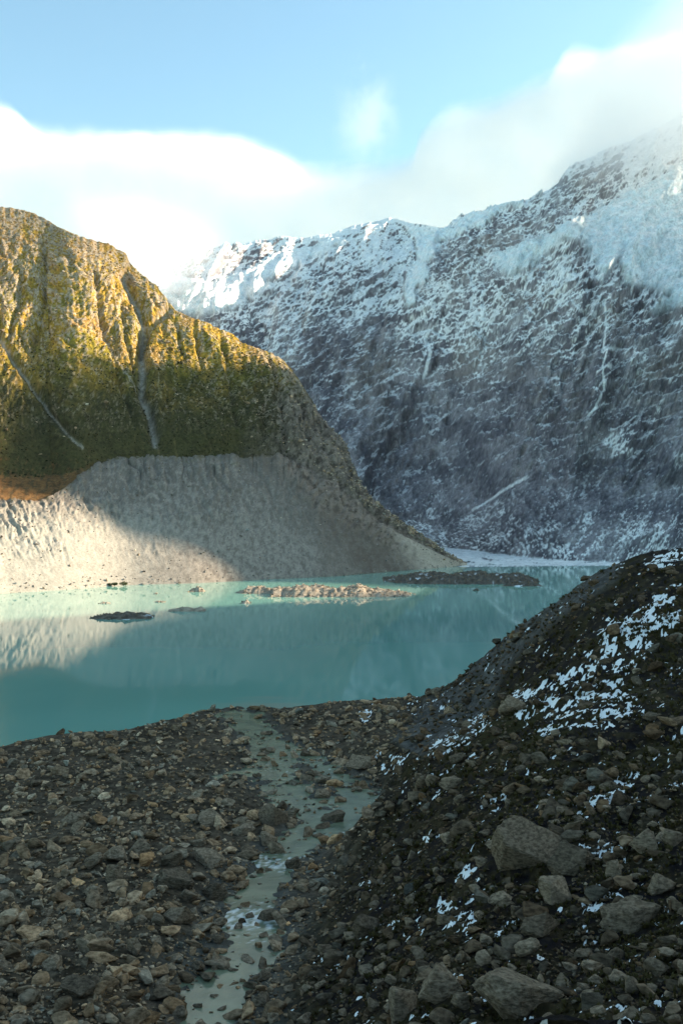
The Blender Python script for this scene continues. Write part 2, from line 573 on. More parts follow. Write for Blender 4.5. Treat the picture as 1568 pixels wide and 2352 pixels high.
# ---------------------------------------------------------------- snowy mountain (far right)
def build_snowy_mountain():
    px = np.concatenate([np.linspace(-900, 290, 60), np.arange(300, 1640, 2.0), np.linspace(1650, 3600, 90)])
    nc = len(px)
    shore_py = curve([(-900, 1285), (900, 1285), (1000, 1299), (1074, 1302), (1200, 1301), (1430, 1299), (1600, 1299), (3600, 1320)], px)
    d0 = CAM_H * F / (shore_py - CY)
    base_py = curve([(-900, 1248), (900, 1250), (1000, 1255), (1100, 1266), (1200, 1280), (1300, 1288), (1430, 1292), (1600, 1294), (3600, 1318)], px)
    z1 = np.full(nc, 1.2)
    d1 = (CAM_H - z1) * F / (base_py - CY)
    toe_py = curve([(-900, 1190), (900, 1195), (1000, 1205), (1100, 1170), (1210, 1105), (1300, 1120), (1420, 1130), (1568, 1115), (2000, 1050), (3600, 900)], px)
    toe_py = toe_py + 16 * fbm(px / 160, px * 0 + 4, 1, seed=17)
    d2 = slope_depth(toe_py, z1, d1, 0.58)
    z2 = CAM_H - (toe_py - CY) / F * d2
    mid_py = curve([(-900, 850), (600, 850), (800, 800), (950, 745), (1100, 740), (1300, 760), (1568, 740), (2000, 650), (3600, 420)], px)
    m3 = curve([(-900, 0.8), (800, 0.82), (1100, 0.88), (3600, 0.95)], px)
    mid_py = mid_py + 30 * fbm(px / 260, px * 0 + 8, 1, seed=18)
    d3 = slope_depth(mid_py, z2, d2, m3)
    z3 = CAM_H - (mid_py - CY) / F * d3
    ridge_py = curve([(-900, 600), (300, 640), (420, 610), (470, 592), (520, 575), (560, 560), (590, 552), (625, 548), (650, 540), (680, 547), (700, 546),
                      (740, 538), (765, 536), (800, 521), (830, 514), (860, 508), (892, 500), (915, 503), (945, 512), (985, 517), (1005, 521), (1030, 528),
                      (1040, 512), (1050, 500), (1058, 492), (1090, 488), (1125, 484), (1150, 480), (1185, 466), (1215, 455), (1250, 440), (1275, 425), (1300, 405), (1330, 385), (1400, 345),
                      (1568, 262), (1700, 300), (1850, 390), (2400, 410), (3600, 370)], px)
    m4 = curve([(-900, 0.7), (800, 0.70), (1000, 0.72), (1200, 0.82), (3600, 0.9)], px)
    kern = np.hanning(81)
    soft_py = np.convolve(np.pad(ridge_py, 40, mode='edge'), kern / kern.sum(), 'valid')
    d4 = np.minimum(slope_depth(soft_py, z3, d3, m4), 2950.0)
    z4 = CAM_H - (soft_py - CY) / F * d4
    dz4 = -(ridge_py - soft_py) / F * d4
    lines = [(d0 - 25, np.full(nc, -5.0)), (d0, np.full(nc, 0.15)), (d1, z1), (d2, z2), (d3, z3), (d4, z4), (np.minimum(d4 + 90, 3050.0), z4 - 60),
             (np.minimum(d4 + 420, 3150.0), np.full(nc, -9.0))]
    nrows = [2, 14, 64, 180, 190, 12, 8]
    D, Z, S = [], [], []
    for i, n in enumerate(nrows):
        for s in np.linspace(0, 1, n, endpoint=(i == len(nrows) - 1)):
            D.append(lerp(lines[i][0], lines[i + 1][0], s))
            Z.append(lerp(lines[i][1], lines[i + 1][1], s))
            S.append(i + s)
    D, Z, S = np.array(D), np.array(Z), np.array(S)
    nr = len(S)
    PX = np.broadcast_to(px, D.shape)
    Z0 = Z.copy()
    sm = blur_rows(Z, 90)
    wgt = sstep(2.0, 2.2, S) * (1 - np.exp(-((S - 5) / 0.05) ** 2)) * sstep(5.0, 4.95, S)
    Z = Z0 + (sm - Z0) * wgt[:, None] + dz4[None] * (sstep(4.8, 5.0, S) * sstep(5.9, 5.1, S))[:, None]
    P = np.stack([(PX - CX) / F * D, D, Z], -1)
    N = grid_normals(P)
    N[N[..., 2] < 0] *= -1
    PYv = CY - (Z - CAM_H) / D * F
    face = sstep(2.0, 2.3, S)[:, None] * sstep(5.0, 4.9, S)[:, None]
    # the big forms first
    ang2 = math.radians(62)
    w1 = fbm(PX / 130, PYv / 130, 4, seed=201)
    c2 = PX * math.sin(ang2) + PYv * math.cos(ang2)
    e2 = PX * math.cos(ang2) - PYv * math.sin(ang2)
    but = fbm(c2 / 170 + 0.5 * w1, e2 / 460, 3, 0.5, seed=211)
    rib = ridged(c2 / 105 + 0.4 * w1, e2 / 380, 3, 0.5, seed=213)
    massif = sstep(-14, 14, PX - curve([(500, 1040), (560, 1000), (620, 968), (700, 930), (760, 880), (2000, 700)], PYv))
    low = sstep(1.9, 2.1, S)[:, None] * sstep(3.1, 2.9, S)[:, None]
    rib2 = ridged(c2 / 46 + 0.35 * w1, e2 / 150, 3, 0.55, seed=214)
    big = face * (60 * but + (26 * rib + 11 * rib2) * sstep(500, 640, PYv) + 26 * massif * sstep(1100, 800, PYv)) * (1 - 0.7 * low)
    out = np.array((0.0, -0.78, 0.62))              # the face leans out over the valley
    P = P + out * big[..., None]
    PX0, PY0 = PX, PYv
    PX, PYv = to_photo(P)
    # strata climb to the right: a runs along them, b across
    ang = math.radians(27)
    a = PX * math.cos(ang) - PYv * math.sin(ang)
    bq = PX * math.sin(ang) + PYv * math.cos(ang)
    w1 = fbm(PX / 130, PYv / 130, 4, seed=201)
    w2 = fbm(PX / 40, PYv / 40, 3, seed=205)
    # ribs falling to the lower left
    c2 = PX * math.sin(ang2) + PYv * math.cos(ang2)
    e2 = PX * math.cos(ang2) - PYv * math.sin(ang2)
    but2 = ridged(c2 / 80 + 0.45 * w1 + 0.15 * w2, e2 / 210, 4, 0.55, seed=215)
    strat = ridged(a / 95 + 0.2 * w2, bq / 30 + 0.35 * w1, 4, 0.6, seed=221)
    crag = fbm(a / 30 + 0.15 * w2, bq / 18 + 0.15 * w2, 5, 0.62, seed=226)
    rough = fbm(PX / 8, PYv / 8, 4, 0.62, seed=231)
    disp = face * (12.0 * strat * (0.5 + 0.5 * sstep(1150, 950, PYv)) + 6.5 * crag * (0.4 + 0.6 * sstep(1050, 750, PYv)) + 1.8 * rough)
    disp *= (1 - 0.70 * low)
    disp += low * 2.5 * rough
    flat = sstep(1.0, 1.2, S)[:, None] * sstep(2.05, 1.9, S)[:, None]
    disp += flat * 1.2 * fbm(PX / 30, PYv / 4, 4, seed=241)
    rim = np.exp(-((S[:, None] - 5) / 0.05) ** 2)
    disp += rim * (6 * fbm(PX0 / 16, PX0 * 0 + 1.7, 5, 0.62, seed=251))
    # hanging glaciers and snowfields, smooth
    a3i = PX * math.cos(0.61) - PYv * math.sin(0.61)
    b3i = PX * math.sin(0.61) + PYv * math.cos(0.61)
    jx = PX + 14 * w2 + 9 * rough
    jy = PYv + 6 * w2 + 6 * rough
    ice = poly_mask(jx, jy, [(900, 503), (925, 525), (948, 552), (958, 600), (975, 615), (1000, 590), (1012, 562), (1045, 545), (1100, 530), (1135, 503),
                             (1190, 478), (1240, 452), (1240, 436), (1180, 458), (1120, 486), (1070, 505), (1038, 530), (1000, 536), (950, 520)], 4)
    ice = np.maximum(ice, poly_mask(jx, jy, [(958, 605), (978, 612), (985, 640), (962, 668), (948, 706), (925, 708), (932, 640)], 4))
    ice = np.maximum(ice, 0.96 * poly_mask(jx, jy, [(1125, 600), (1200, 568), (1250, 548), (1325, 512), (1400, 478), (1470, 440), (1640, 350), (1640, 560),
                             (1500, 560), (1420, 600), (1380, 650), (1330, 560), (1290, 560), (1200, 625), (1150, 640)], 9))
    ice = np.maximum(ice, 0.95 * poly_mask(jx, jy, [(1420, 600), (1500, 545), (1640, 520), (1640, 700), (1540, 720), (1490, 722), (1530, 690), (1470, 670), (1425, 655)], 8))
    ice = np.maximum(ice, poly_mask(jx, jy, [(380, 700), (430, 735), (520, 720), (560, 708), (600, 665), (660, 622), (760, 585), (800, 558), (770, 548), (700, 575), (620, 600),
                             (540, 640), (470, 660), (420, 640), (300, 640), (300, 700)], 7))
    ice *= face
    disp = disp * (1 - 0.55 * ice) + ice * (10 + 5.0 * ridged(a3i / 40 + 0.8 * w2, b3i / 11 + 0.8 * w2, 4, 0.6, seed=261))
    lift = sstep(2.0, 2.6, S)[:, None, None]
    P = P + (N * (1 - lift) + out * lift) * disp[..., None]
    N2 = grid_normals(P)
    N2[N2[..., 2] < 0] *= -1

    # ---- own colours: rock, snow lying on ledges, blue ice
    rb = fbm(PX / 90, PYv / 90, 5, 0.6, seed=301)
    rock = mixc(np.zeros(P.shape) + np.array((0.118, 0.106, 0.122)), (0.285, 0.255, 0.262), sstep(-0.25, 0.35, rb + 0.5 * rough))
    rock = rock * (1 + 0.5 * np.clip(fbm(a / 26 + 0.1 * w2, bq / 5.0 + 0.15 * w2, 4, 0.68, seed=303) * 1.5, -0.75, 0.9))[..., None]
    rock = mixc(rock, (0.25, 0.205, 0.185), sstep(0.0, 0.4, fbm(PX / 120, PYv / 120, 4, seed=311)) * sstep(1050, 800, PYv) * 0.7)
    want = curve([(300, 0.80), (480, 0.72), (560, 0.64), (650, 0.56), (720, 0.46), (790, 0.36), (880, 0.27), (1000, 0.20), (1100, 0.15), (1160, 0.20), (1230, 0.34), (1262, 0.48), (2000, 0.6)], PYv)
    vx, vy = PX + 26 * w2 + 22 * w1, PYv + 22 * w2
    for poly, lv, sf in (([(560, 545), (700, 530), (900, 495), (950, 560), (930, 700), (850, 740), (700, 720), (520, 740)], 0.60, 26),
                         ([(1000, 650), (1008, 580), (1060, 548), (1110, 528), (1160, 502), (1250, 458), (1310, 405), (1420, 370), (1440, 440), (1330, 498), (1200, 555), (1130, 585), (1060, 600), (1020, 660)], 0.34, 12),
                         ([(960, 690), (1020, 640), (1130, 600), (1300, 570), (1330, 640), (1280, 740), (1180, 800), (1040, 800), (900, 800)], 0.56, 34),
                         ([(1330, 600), (1420, 640), (1568, 720), (1568, 760), (1420, 720), (1330, 720)], 0.44, 24),
                         ([(700, 770), (930, 730), (960, 820), (860, 1000), (800, 1080), (700, 900)], 0.25, 30),
                         ([(1330, 850), (1400, 880), (1420, 980), (1350, 1040), (1280, 1000)], 0.30, 30),
                         ([(1390, 1010), (1440, 990), (1450, 1050), (1400, 1060)], 0.42, 14)):
        pm = poly_mask(vx, vy, poly, sf)
        want = want * (1 - pm) + lv * pm
    want = want + 0.15 * fbm(PX / 100, PYv / 90, 3, seed=321)
    buttr = ridged((PX * math.sin(0.87) + PYv * math.cos(0.87)) / 62 + 0.5 * w1, (PX * math.cos(0.87) - PYv * math.sin(0.87)) / 170, 3, 0.55, seed=323)
    want = want - 0.20 * sstep(0.25, 0.75, buttr) * sstep(520, 600, PYv) + 0.05 + 0.08 * sstep(860, 720, PYv)
    ledge = 0.5 * sstep(0.45, 0.85, N2[..., 2]) + 0.5
    # snow lies in streaks along the strata, in the gullies and, as a dusting, over everything
    ang3 = math.radians(35)
    a3 = PX * math.cos(ang3) - PYv * math.sin(ang3)
    b3 = PX * math.sin(ang3) + PYv * math.cos(ang3)
    s0 = fbm(PX / 55, PYv / 48, 4, 0.6, seed=330)
    s1 = fbm(a3 / 21 + 0.2 * w1, b3 / 6.8 + 0.2 * w1, 4, 0.68, seed=331)
    s2 = fbm(c2 / 7 + 0.15 * w1, e2 / 40, 4, 0.65, seed=337)
    s3 = fbm(a3 / 7, b3 / 3.7, 3, 0.7, seed=341)
    flat_ = N2[..., 2]
    mean_ = blur_cols(blur_rows(flat_, 60), 60)
    sn = 0.20 * s0 + 0.26 * s1 + 0.12 * s2 + 0.20 * s3 + 0.10 * rough + 0.85 * np.clip(flat_ - mean_, -0.4, 0.4)
    band = ridged(a3 / 62 + 0.2 * w1, b3 / 14 + 0.35 * w1, 4, 0.66, seed=343)
    gul = ridged(c2 / 24 + 0.3 * w1, e2 / 130, 4, 0.62, seed=344)
    sn = sn + 0.20 * sstep(0.30, 0.85, band) - 0.10 + 0.16 * sstep(0.40, 0.9, gul)
    snow = sstep(-0.03, 0.035, sn - (0.46 - want) * 0.72)
    fine = sstep(-0.05, 0.30, s2 * 0.6 + s3 * 0.7 + 0.3 * rough)
    snow *= lerp(0.5, 1.0, sstep(0.20, 0.42, want + 0.1 * s0))
    dust = sstep(-0.25, 0.40, fbm(a / 80 + w2, bq / 40, 4, 0.6, seed=345) + 0.4 * s2) * (0.06 + 0.42 * fine) * (0.45 + 0.9 * sstep(0.22, 0.45, want))
    snow = np.maximum(snow, np.clip(dust, 0, 0.45))
    # chutes and thin falls
    for pts, w in (([(985, 760), (975, 790), (988, 812), (980, 840), (972, 872)], 5), ([(1085, 1172), (1120, 1150), (1165, 1122), (1210, 1096)], 3.6),
                   ([(1386, 700), (1388, 760), (1384, 800), (1392, 812), (1380, 850), (1386, 900), (1360, 950)], 3.0),
                   ([(1380, 812), (1410, 806)], 5), ([(1350, 955), (1382, 936)], 4), ([(1370, 858), (1400, 850)], 4)):
        dd = line_dist(PX + 2.5 * rough, PYv + 2.5 * w2, pts)
        snow = np.maximum(snow, sstep(1.0, 0.5, dd / w + 0.5 * rough))
    snow = np.maximum(snow, ice)
    plain = sstep(2.03, 1.95, S)[:, None]
    snow = np.maximum(snow, plain * sstep(-0.42, -0.2, fbm(PX / 45, PYv / 5, 4, seed=351) + 0.3 * rough))
    shore_rock = plain * sstep(1.10, 1.03, S)[:, None]
    snow *= (1 - 0.8 * shore_rock * sstep(-0.2, 0.2, rough))
    white = np.array((0.88, 0.86, 0.83))
    col = rock * (1 - snow[..., None]) + white * snow[..., None]
    blue = ice * sstep(0.05, 0.45, fbm(PX / 20, PYv / 12, 4, 0.6, seed=361) + 0.5 * (0.7 - N2[..., 2]) + 0.25 * sstep(900, 1000, PX))
    col = mixc(col, (0.62, 0.76, 0.79), blue * 0.5)
    C = np.concatenate([np.clip(col, 0.01, 0.9), snow[..., None]], -1)
    icem = 0.25 * (ice[:-1, :-1] + ice[1:, :-1] + ice[:-1, 1:] + ice[1:, 1:]) > 0.55
    Smid = np.broadcast_to(0.5 * (S[:-1] + S[1:])[:, None], (nr - 1, nc - 1))
    pl = (Smid < 2.0)
    left = np.broadcast_to((0.5 * (px[:-1] + px[1:]) < 860)[None], icem.shape)
    parts = split_grid([("snow_plain", pl), ("glacier_left", icem & left & ~pl), ("glacier_right", icem & ~left & ~pl), ("snowy_mountain", ~icem & ~pl)], P, C, nr, nc)
    m = terrain_material("snowy_rock", 3.0, 0.34, 2.5)
    structure(add_obj("snowy_mountain", parts["snowy_mountain"], m), "dark rock mountain streaked with snow under cloud")
    structure(add_obj("glacier", parts["glacier_left"], m), "bright white glacier below the far left ridge of the snowy mountain")
    structure(add_obj("hanging_glacier", parts["glacier_right"], m), "pale blue hanging glacier high on the snowy mountain")
    structure(add_obj("snow_plain", parts["snow_plain"], m), "flat snow covered shore at the far end of the lake")


build_snowy_mountain()


# ---------------------------------------------------------------- the range on the right, outside the picture, that shades the valley
def build_shading_ridge():
    T = np.array((49.0, 605.0))
    sg = np.array((math.sin(SUN_AZ), math.cos(SUN_AZ)))
    uu = np.array((-math.cos(SUN_AZ), math.sin(SUN_AZ)))
    tane = math.tan(SUN_EL)
    s0 = 1500.0
    # crest height above the sun ray that grazes the lake at T
    H = [(-2600, 520), (-1200, 430), (-500, 340), (-250, 215), (-140, 140), (-101, 104), (-87, 95), (-62, 71), (-43, 52), (-20, 28), (0, 2), (40, -6), (108, 12), (150, 46), (172, 98), (184, 142),
         (201, 170), (234, 188), (300, 240), (352, 276), (372, 230), (385, 200), (406, 182), (440, 140), (500, 110), (600, 170), (700, 270), (760, 275), (820, 262), (880, 240), (915, 190), (940, -585)]
    u = np.concatenate([np.linspace(-2600, -420, 40), np.arange(-400, 700, 8.0), np.linspace(710, 940, 24)])
    h = curve(H, u) + s0 * tane
    h = h + 4 * fbm(u / 40, u * 0 + 2.2, 4, seed=401)
    prof = [(-1.0, 0.0), (-0.75, 0.2), (-0.5, 0.45), (-0.25, 0.72), (-0.1, 0.9), (0, 1.0), (0.12, 0.88), (0.4, 0.6), (0.8, 0.25), (1.1, 0.0)]
    V = []
    for k, (q, f) in enumerate(prof):
        wob = 0 if q == 0 else 1
        hh = (h + 9) * f - 9
        s = s0 + q * (h / 1.35) + wob * 25 * fbm(u / 90, u * 0 + q * 3, 4, seed=411)
        hh = hh + wob * (f > 0) * 18 * fbm(u / 70, u * 0 + q * 4, 4, seed=421)
        V.append(np.stack([T[0] + s * sg[0] + u * uu[0], T[1] + s * sg[1] + u * uu[1], hh], -1))
    V = np.array(V)
    C = np.zeros(V.shape) + np.array((0.13, 0.12, 0.12))
    C = mixc(C, (0.8, 0.82, 0.85), sstep(-0.1, 0.2, fbm(V[..., 1] / 60, V[..., 2] / 60, 4, seed=431) + (V[..., 2] - 500) / 900))
    me = mesh_from("rock_ridge", V, grid_faces(*V.shape[:2])[:, ::-1], True, C)
    structure(add_obj("rock_ridge", me, terrain_material("ridge_rock", 8.0, 0.3, 2.0)), "high rocky ridge along the right side of the valley")


build_shading_ridge()


# ---------------------------------------------------------------- foreground moraine
def pz(px, py, z):
    return tuple(to_world(px, py, (CAM_H - z) * F / (py - CY)))


def pd(px, py, d):
    return tuple(to_world(px, py, d))


SHORE = [(-420, 1830), (-220, 1772), (-100, 1742), (0, 1716), (55, 1702), (110, 1690), (190, 1683), (270, 1680), (350, 1664), (440, 1643), (500, 1641), (560, 1642), (600, 1635), (680, 1625),
         (750, 1616), (830, 1609), (900, 1606), (960, 1604), (1000, 1602)]
STREAM = [(545, 1640, 0.05), (575, 1662, 0.3), (590, 1690, 0.6), (640, 1740, 1.0), (625, 1790, 1.4), (690, 1830, 1.8), (735, 1880, 2.2), (700, 1925, 2.7), (660, 1960, 3.1), (610, 2010, 3.7),
          (585, 2060, 4.3), (560, 2115, 5.0), (575, 2160, 5.4), (540, 2220, 5.9), (490, 2290, 6.4), (475, 2352, 6.8), (470, 2480, 7.6), (460, 2700, 9.0)]
ctrl = [pz(x, y, 0.25) for x, y in SHORE]
for x, y in SHORE:                                   # lake floor just off the shore
    q = pz(x, y, 0.0)
    ctrl.append((q[0] * 1.07, q[1] + 16, -4.0))
for x, y, z in STREAM:
    ctrl.append(pz(x, y, z - 0.35))
ctrl += [pz(-300, 2352, 11), pz(0, 2352, 9.5), pz(250, 2352, 9), pz(-300, 2000, 6), pz(0, 2000, 6.2), pz(150, 2150, 7.6), pz(300, 2000, 6.6), pz(420, 2000, 6.2), pz(380, 1900, 4.6),
         pz(100, 1800, 2.4), pz(300, 1760, 2.0), pz(450, 1760, 1.9), pz(520, 1850, 3.4), pz(-300, 1850, 2.0), pz(360, 2200, 8.0), pz(430, 2120, 6.6), pz(330, 2352, 8.4),
         pz(150, 1900, 4.4), pz(0, 1880, 3.8), pz(100, 1720, 0.9), pz(300, 1700, 0.9), pz(480, 1690, 0.9)]
ctrl += [pz(690, 1690, 0.9), pz(760, 1720, 1.3), pz(860, 1690, 2.6), pz(880, 1770, 3.0), pz(905, 1850, 4.2), pz(800, 2000, 5.2), pz(720, 2150, 6.4), pz(640, 2250, 7.0), pz(610, 2352, 8.0), pz(760, 1640, 1.2),
         pz(880, 1630, 1.8)]
ctrl += [pd(1000, 1650, 205), pd(1080, 1640, 200), pd(1125, 1640, 192), pd(1060, 1562, 256), pd(1100, 1520, 254), pd(1200, 1438, 250), pd(1280, 1386, 247), pd(1350, 1341, 245), pd(1440, 1290, 240), pd(1568, 1262, 235),
         pd(1125, 1600, 218), pd(1165, 1540, 214), pd(1250, 1450, 212), pd(1400, 1342, 210), pd(1568, 1330, 200),
         pd(1250, 1550, 172), pd(1400, 1450, 172), pd(1568, 1500, 160), pd(1180, 1640, 160), pd(1250, 1700, 126), pd(1400, 1620, 132), pd(1100, 1740, 146), pd(1000, 1740, 160), pd(950, 1690, 190),
         pd(1000, 1850, 118), pd(920, 1800, 142), pd(900, 2000, 106), pd(1000, 2000, 94), pd(1250, 1940, 86), pd(1400, 1850, 94), pd(1568, 1800, 96), pd(1568, 2100, 70), pd(1400, 2150, 69), pd(1200, 2150, 72),
         pd(1000, 2200, 73), pd(850, 2150, 90), pd(780, 2250, 86), pd(820, 2352, 70), pd(1000, 2352, 61), pd(1300, 2352, 53), pd(1568, 2352, 48.5)]
ctrl += [pd(1900, 2352, 45), pd(1900, 2000, 66), pd(1900, 1500, 150), pd(1900, 1320, 215), pd(1800, 1215, 232), pd(2200, 1100, 230), pd(2200, 1500, 120), (60, 20, 44), (0, 0, 45), (0, 24, 37), (-30, 20, 36), (-60, 0, 38), (30, 24, 38),
         (-70, 60, 16), (-120, 120, 9), (-160, 40, 22), (120, 100, 52), (160, 200, 64), (200, 40, 70), (-45, 48, 20), (0, 46, 20), (-18, 40, 22)]
ctrl += [(32, 288, -6), (46, 296, -7), (60, 300, -7), (76, 298, -5), (95, 292, 8), (120, 290, 25), (170, 300, 40), (20, 300, -6), (-60, 300, -6), (-160, 260, -5)]
CT = np.array(ctrl, float)


def tps_fit(P, lam=2.0):
    n = len(P)
    r2 = ((P[:, None, :2] - P[None, :, :2]) ** 2).sum(-1)
    K = 0.5 * r2 * np.log(r2 + 1e-9)
    A = np.zeros((n + 3, n + 3))
    A[:n, :n] = K + lam * np.eye(n)
    A[:n, n] = 1
    A[:n, n + 1:] = P[:, :2]
    A[n, :n] = 1
    A[n + 1:, :n] = P[:, :2].T
    rhs = np.concatenate([P[:, 2], np.zeros(3)])
    return np.linalg.solve(A, rhs)


TPS = tps_fit(CT)


def ground_smooth(x, y):
    x = np.asarray(x, float)
    y = np.asarray(y, float)
    z = TPS[-3] + TPS[-2] * x + TPS[-1] * y
    for i in range(len(CT)):
        r2 = (x - CT[i, 0]) ** 2 + (y - CT[i, 1]) ** 2
        z = z + TPS[i] * 0.5 * r2 * np.log(r2 + 1e-9)
    return z


ST_W = np.array([pz(x, y, z) for x, y, z in STREAM])          # stream centre line in the world


ARM_W = np.array([pz(x, y, z) for x, y, z in [(588, 1688, 0.6), (650, 1712, 0.8), (715, 1745, 1.05), (780, 1785, 1.4), (838, 1835, 1.8), (800, 1885, 2.2), (735, 1922, 2.65), (660, 1960, 3.1)]])
SIDE_W = np.array([pz(x, y, z) for x, y, z in [(625, 1790, 1.4), (560, 1770, 1.25), (500, 1785, 1.5)]])
_lv = ST_W[np.argsort(ST_W[:, 1])]


def stream_at(x, y):
    """distance to the nearest arm of the stream, in channel half widths of the main arm, and the water level there"""
    dist = np.full(np.shape(x), 1e9)
    for arm, wide in ((ST_W, 1.0), (ARM_W, 0.72), (SIDE_W, 0.4)):
        for i in range(len(arm) - 1):
            a, b = arm[i], arm[i + 1]
            dx, dy = b[0] - a[0], b[1] - a[1]
            t = np.clip(((x - a[0]) * dx + (y - a[1]) * dy) / (dx * dx + dy * dy), 0, 1)
            dist = np.minimum(dist, np.hypot(x - a[0] - t * dx, y - a[1] - t * dy) / wide)
    return dist, np.interp(y, _lv[:, 1], _lv[:, 2])


def slope_zone(x, y):
    """0 on the flats, 1 on the right-hand slope"""
    p = to_photo(np.stack([x, y, ground_smooth(x, y)], -1))
    return sstep(-40, 60, p[0] - curve([(1600, 960), (1700, 900), (1850, 860), (2000, 770), (2150, 710), (2352, 620), (3000, 500)], p[1]))


def ground_z(x, y, detail=True):
    z = ground_smooth(x, y)
    dist, lev = stream_at(x, y)
    wob = fbm(x / 7, y / 7, 3, seed=501)
    wob2 = fbm(x / 2.2, y / 2.2, 3, seed=505)
    far = sstep(120, 190, y)
    width = lerp(3.7, 6.0, far) * (1 + 0.35 * perlin(y / 17, y * 0, 9))
    # channel: bed just under the water level in the middle, banks above it
    q = dist / width + 0.55 * wob + 0.32 * wob2
    bed = lev - 0.34 + 0.70 * sstep(0.45, 1.2, q) + 0.55 * np.clip(wob2, -0.5, 0.6) * far + 0.2 * wob2
    k = sstep(2.6, 1.0, dist / width)
    z = lerp(z, bed + 0.25 * wob, k)
    if detail:
        lake = sstep(-0.6, 0.8, z)
        n1 = fbm(x / 14, y / 14, 4, 0.5, seed=511)
        n2 = ridged(x / 4.5, y / 4.5, 4, 0.6, seed=521)
        n3 = fbm(x / 1.3, y / 1.3, 3, 0.6, seed=531)
        amp = 1 - 0.8 * k
        up = sstep(6, 16, z)
        z = z + lake * amp * (1.15 * n1 * (0.7 + 0.9 * up) + 0.5 * n2 * (0.7 + 0.6 * up)) + 0.16 * n3 * (0.35 + 0.65 * amp) * lake
    return z


def build_foreground():
    ang = np.concatenate([np.linspace(-0.95, -0.44, 40), np.linspace(-0.43, 0.43, 540), np.linspace(0.44, 0.95, 60)])
    y = np.exp(np.linspace(math.log(24), math.log(310), 430))
    A, Y = np.meshgrid(ang, y)
    X = A * Y
    Z = ground_z(X, Y)
    P = np.stack([X, Y, Z], -1)
    px, py = to_photo(P)
    nr, nc = X.shape
    # colours; ground kept dark so gaps between stones read as shade
    nb = fbm(X / 16, Y / 16, 4, seed=601)
    nf = fbm(X / 2.0, Y / 2.0, 4, 0.65, seed=611)
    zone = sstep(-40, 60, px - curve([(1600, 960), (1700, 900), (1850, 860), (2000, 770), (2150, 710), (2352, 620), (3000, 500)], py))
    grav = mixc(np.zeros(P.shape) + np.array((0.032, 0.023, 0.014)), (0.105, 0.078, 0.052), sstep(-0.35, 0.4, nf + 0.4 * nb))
    soil = mixc(np.zeros(P.shape) + np.array((0.013, 0.009, 0.004)), (0.042, 0.030, 0.014), sstep(-0.3, 0.4, nf + 0.3 * nb))  # dark brown soil, deepened by colour for the shadows among the stones
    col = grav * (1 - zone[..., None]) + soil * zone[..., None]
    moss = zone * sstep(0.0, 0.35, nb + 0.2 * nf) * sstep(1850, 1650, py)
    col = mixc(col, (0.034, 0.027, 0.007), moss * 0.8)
    # eroded grey bank between the crest and the darker slope
    bank = poly_mask(px + 10 * nf, py + 10 * nf, [(985, 1600), (1062, 1560), (1100, 1515), (1200, 1428), (1350, 1325), (1430, 1285), (1415, 1335), (1300, 1410), (1200, 1490), (1150, 1560),
                                                  (1125, 1630), (1060, 1700), (960, 1740), (900, 1700)], 10)
    col = mixc(col, (0.105, 0.094, 0.085), bank * (0.45 + 0.5 * sstep(-0.2, 0.3, nf)))
    dist, lev = stream_at(X, Y)
    wet = sstep(9, 3, dist + 3 * nb)
    col = mixc(col, (0.10, 0.095, 0.082), wet * 0.6)
    rusty = sstep(0.15, 0.4, fbm(X / 9, Y / 9, 4, seed=621)) * (1 - zone)
    col = mixc(col, (0.10, 0.065, 0.04), rusty * 0.45)
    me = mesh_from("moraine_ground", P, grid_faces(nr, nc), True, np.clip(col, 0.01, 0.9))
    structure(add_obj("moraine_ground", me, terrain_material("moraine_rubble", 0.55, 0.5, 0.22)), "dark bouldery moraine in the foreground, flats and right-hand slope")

    # ---- snow lying in drifts on the slope: a layer of its own that comes out of the ground where it lies
    drifts = [([(1190, 1640), (1250, 1560), (1330, 1520), (1400, 1450), (1460, 1370), (1560, 1340), (1540, 1450), (1440, 1560), (1480, 1640), (1330, 1690), (1220, 1690)], 0.02), ([(1180, 1590), (1210, 1575), (1280, 1560), (1330, 1530), (1400, 1480), (1440, 1470), (1350, 1560), (1370, 1590), (1440, 1580), (1420, 1640), (1330, 1650), (1300, 1650), (1240, 1665), (1180, 1660)], 0.30),
              ([(1370, 1480), (1390, 1430), (1450, 1400), (1470, 1390), (1568, 1350), (1568, 1420), (1530, 1450), (1440, 1480), (1390, 1510)], 0.12),
              ([(1480, 1290), (1520, 1275), (1568, 1262), (1568, 1285), (1530, 1300), (1490, 1310)], 0.5),
              ([(1320, 1830), (1380, 1780), (1440, 1760), (1470, 1770), (1420, 1830), (1370, 1860), (1330, 1860)], 0.34),
              ([(800, 1630), (850, 1615), (870, 1640), (850, 1670), (820, 1665)], 0.5), ([(865, 1725), (920, 1735), (930, 1770), (880, 1785), (862, 1765)], 0.35),
              ([(980, 1720), (1050, 1670), (1110, 1640), (1125, 1655), (1080, 1700), (1000, 1745)], 0.40),
              ([(1300, 1915), (1370, 1920), (1420, 1935), (1440, 1950), (1360, 1965), (1330, 1945)], 0.30), ([(1000, 2050), (1060, 2060), (1100, 2110), (1080, 2150), (1040, 2140), (1000, 2090)], 0.10),
              ([(1340, 2050), (1400, 2040), (1440, 2060), (1430, 2085), (1360, 2090)], 0.35), ([(1420, 2310), (1465, 2300), (1470, 2335), (1430, 2352)], 0.5), ([(1490, 2275), (1540, 2280), (1560, 2310), (1500, 2310)], 0.35),
              ([(1060, 1985), (1110, 1990), (1110, 2015), (1060, 2020)], 0.25), ([(960, 1600), (1000, 1600), (990, 1625), (900, 1650), (860, 1660), (900, 1620)], 0.1)]
    m = np.full(px.shape, -0.62)
    jx, jy = px + 12 * nf, py + 12 * nf
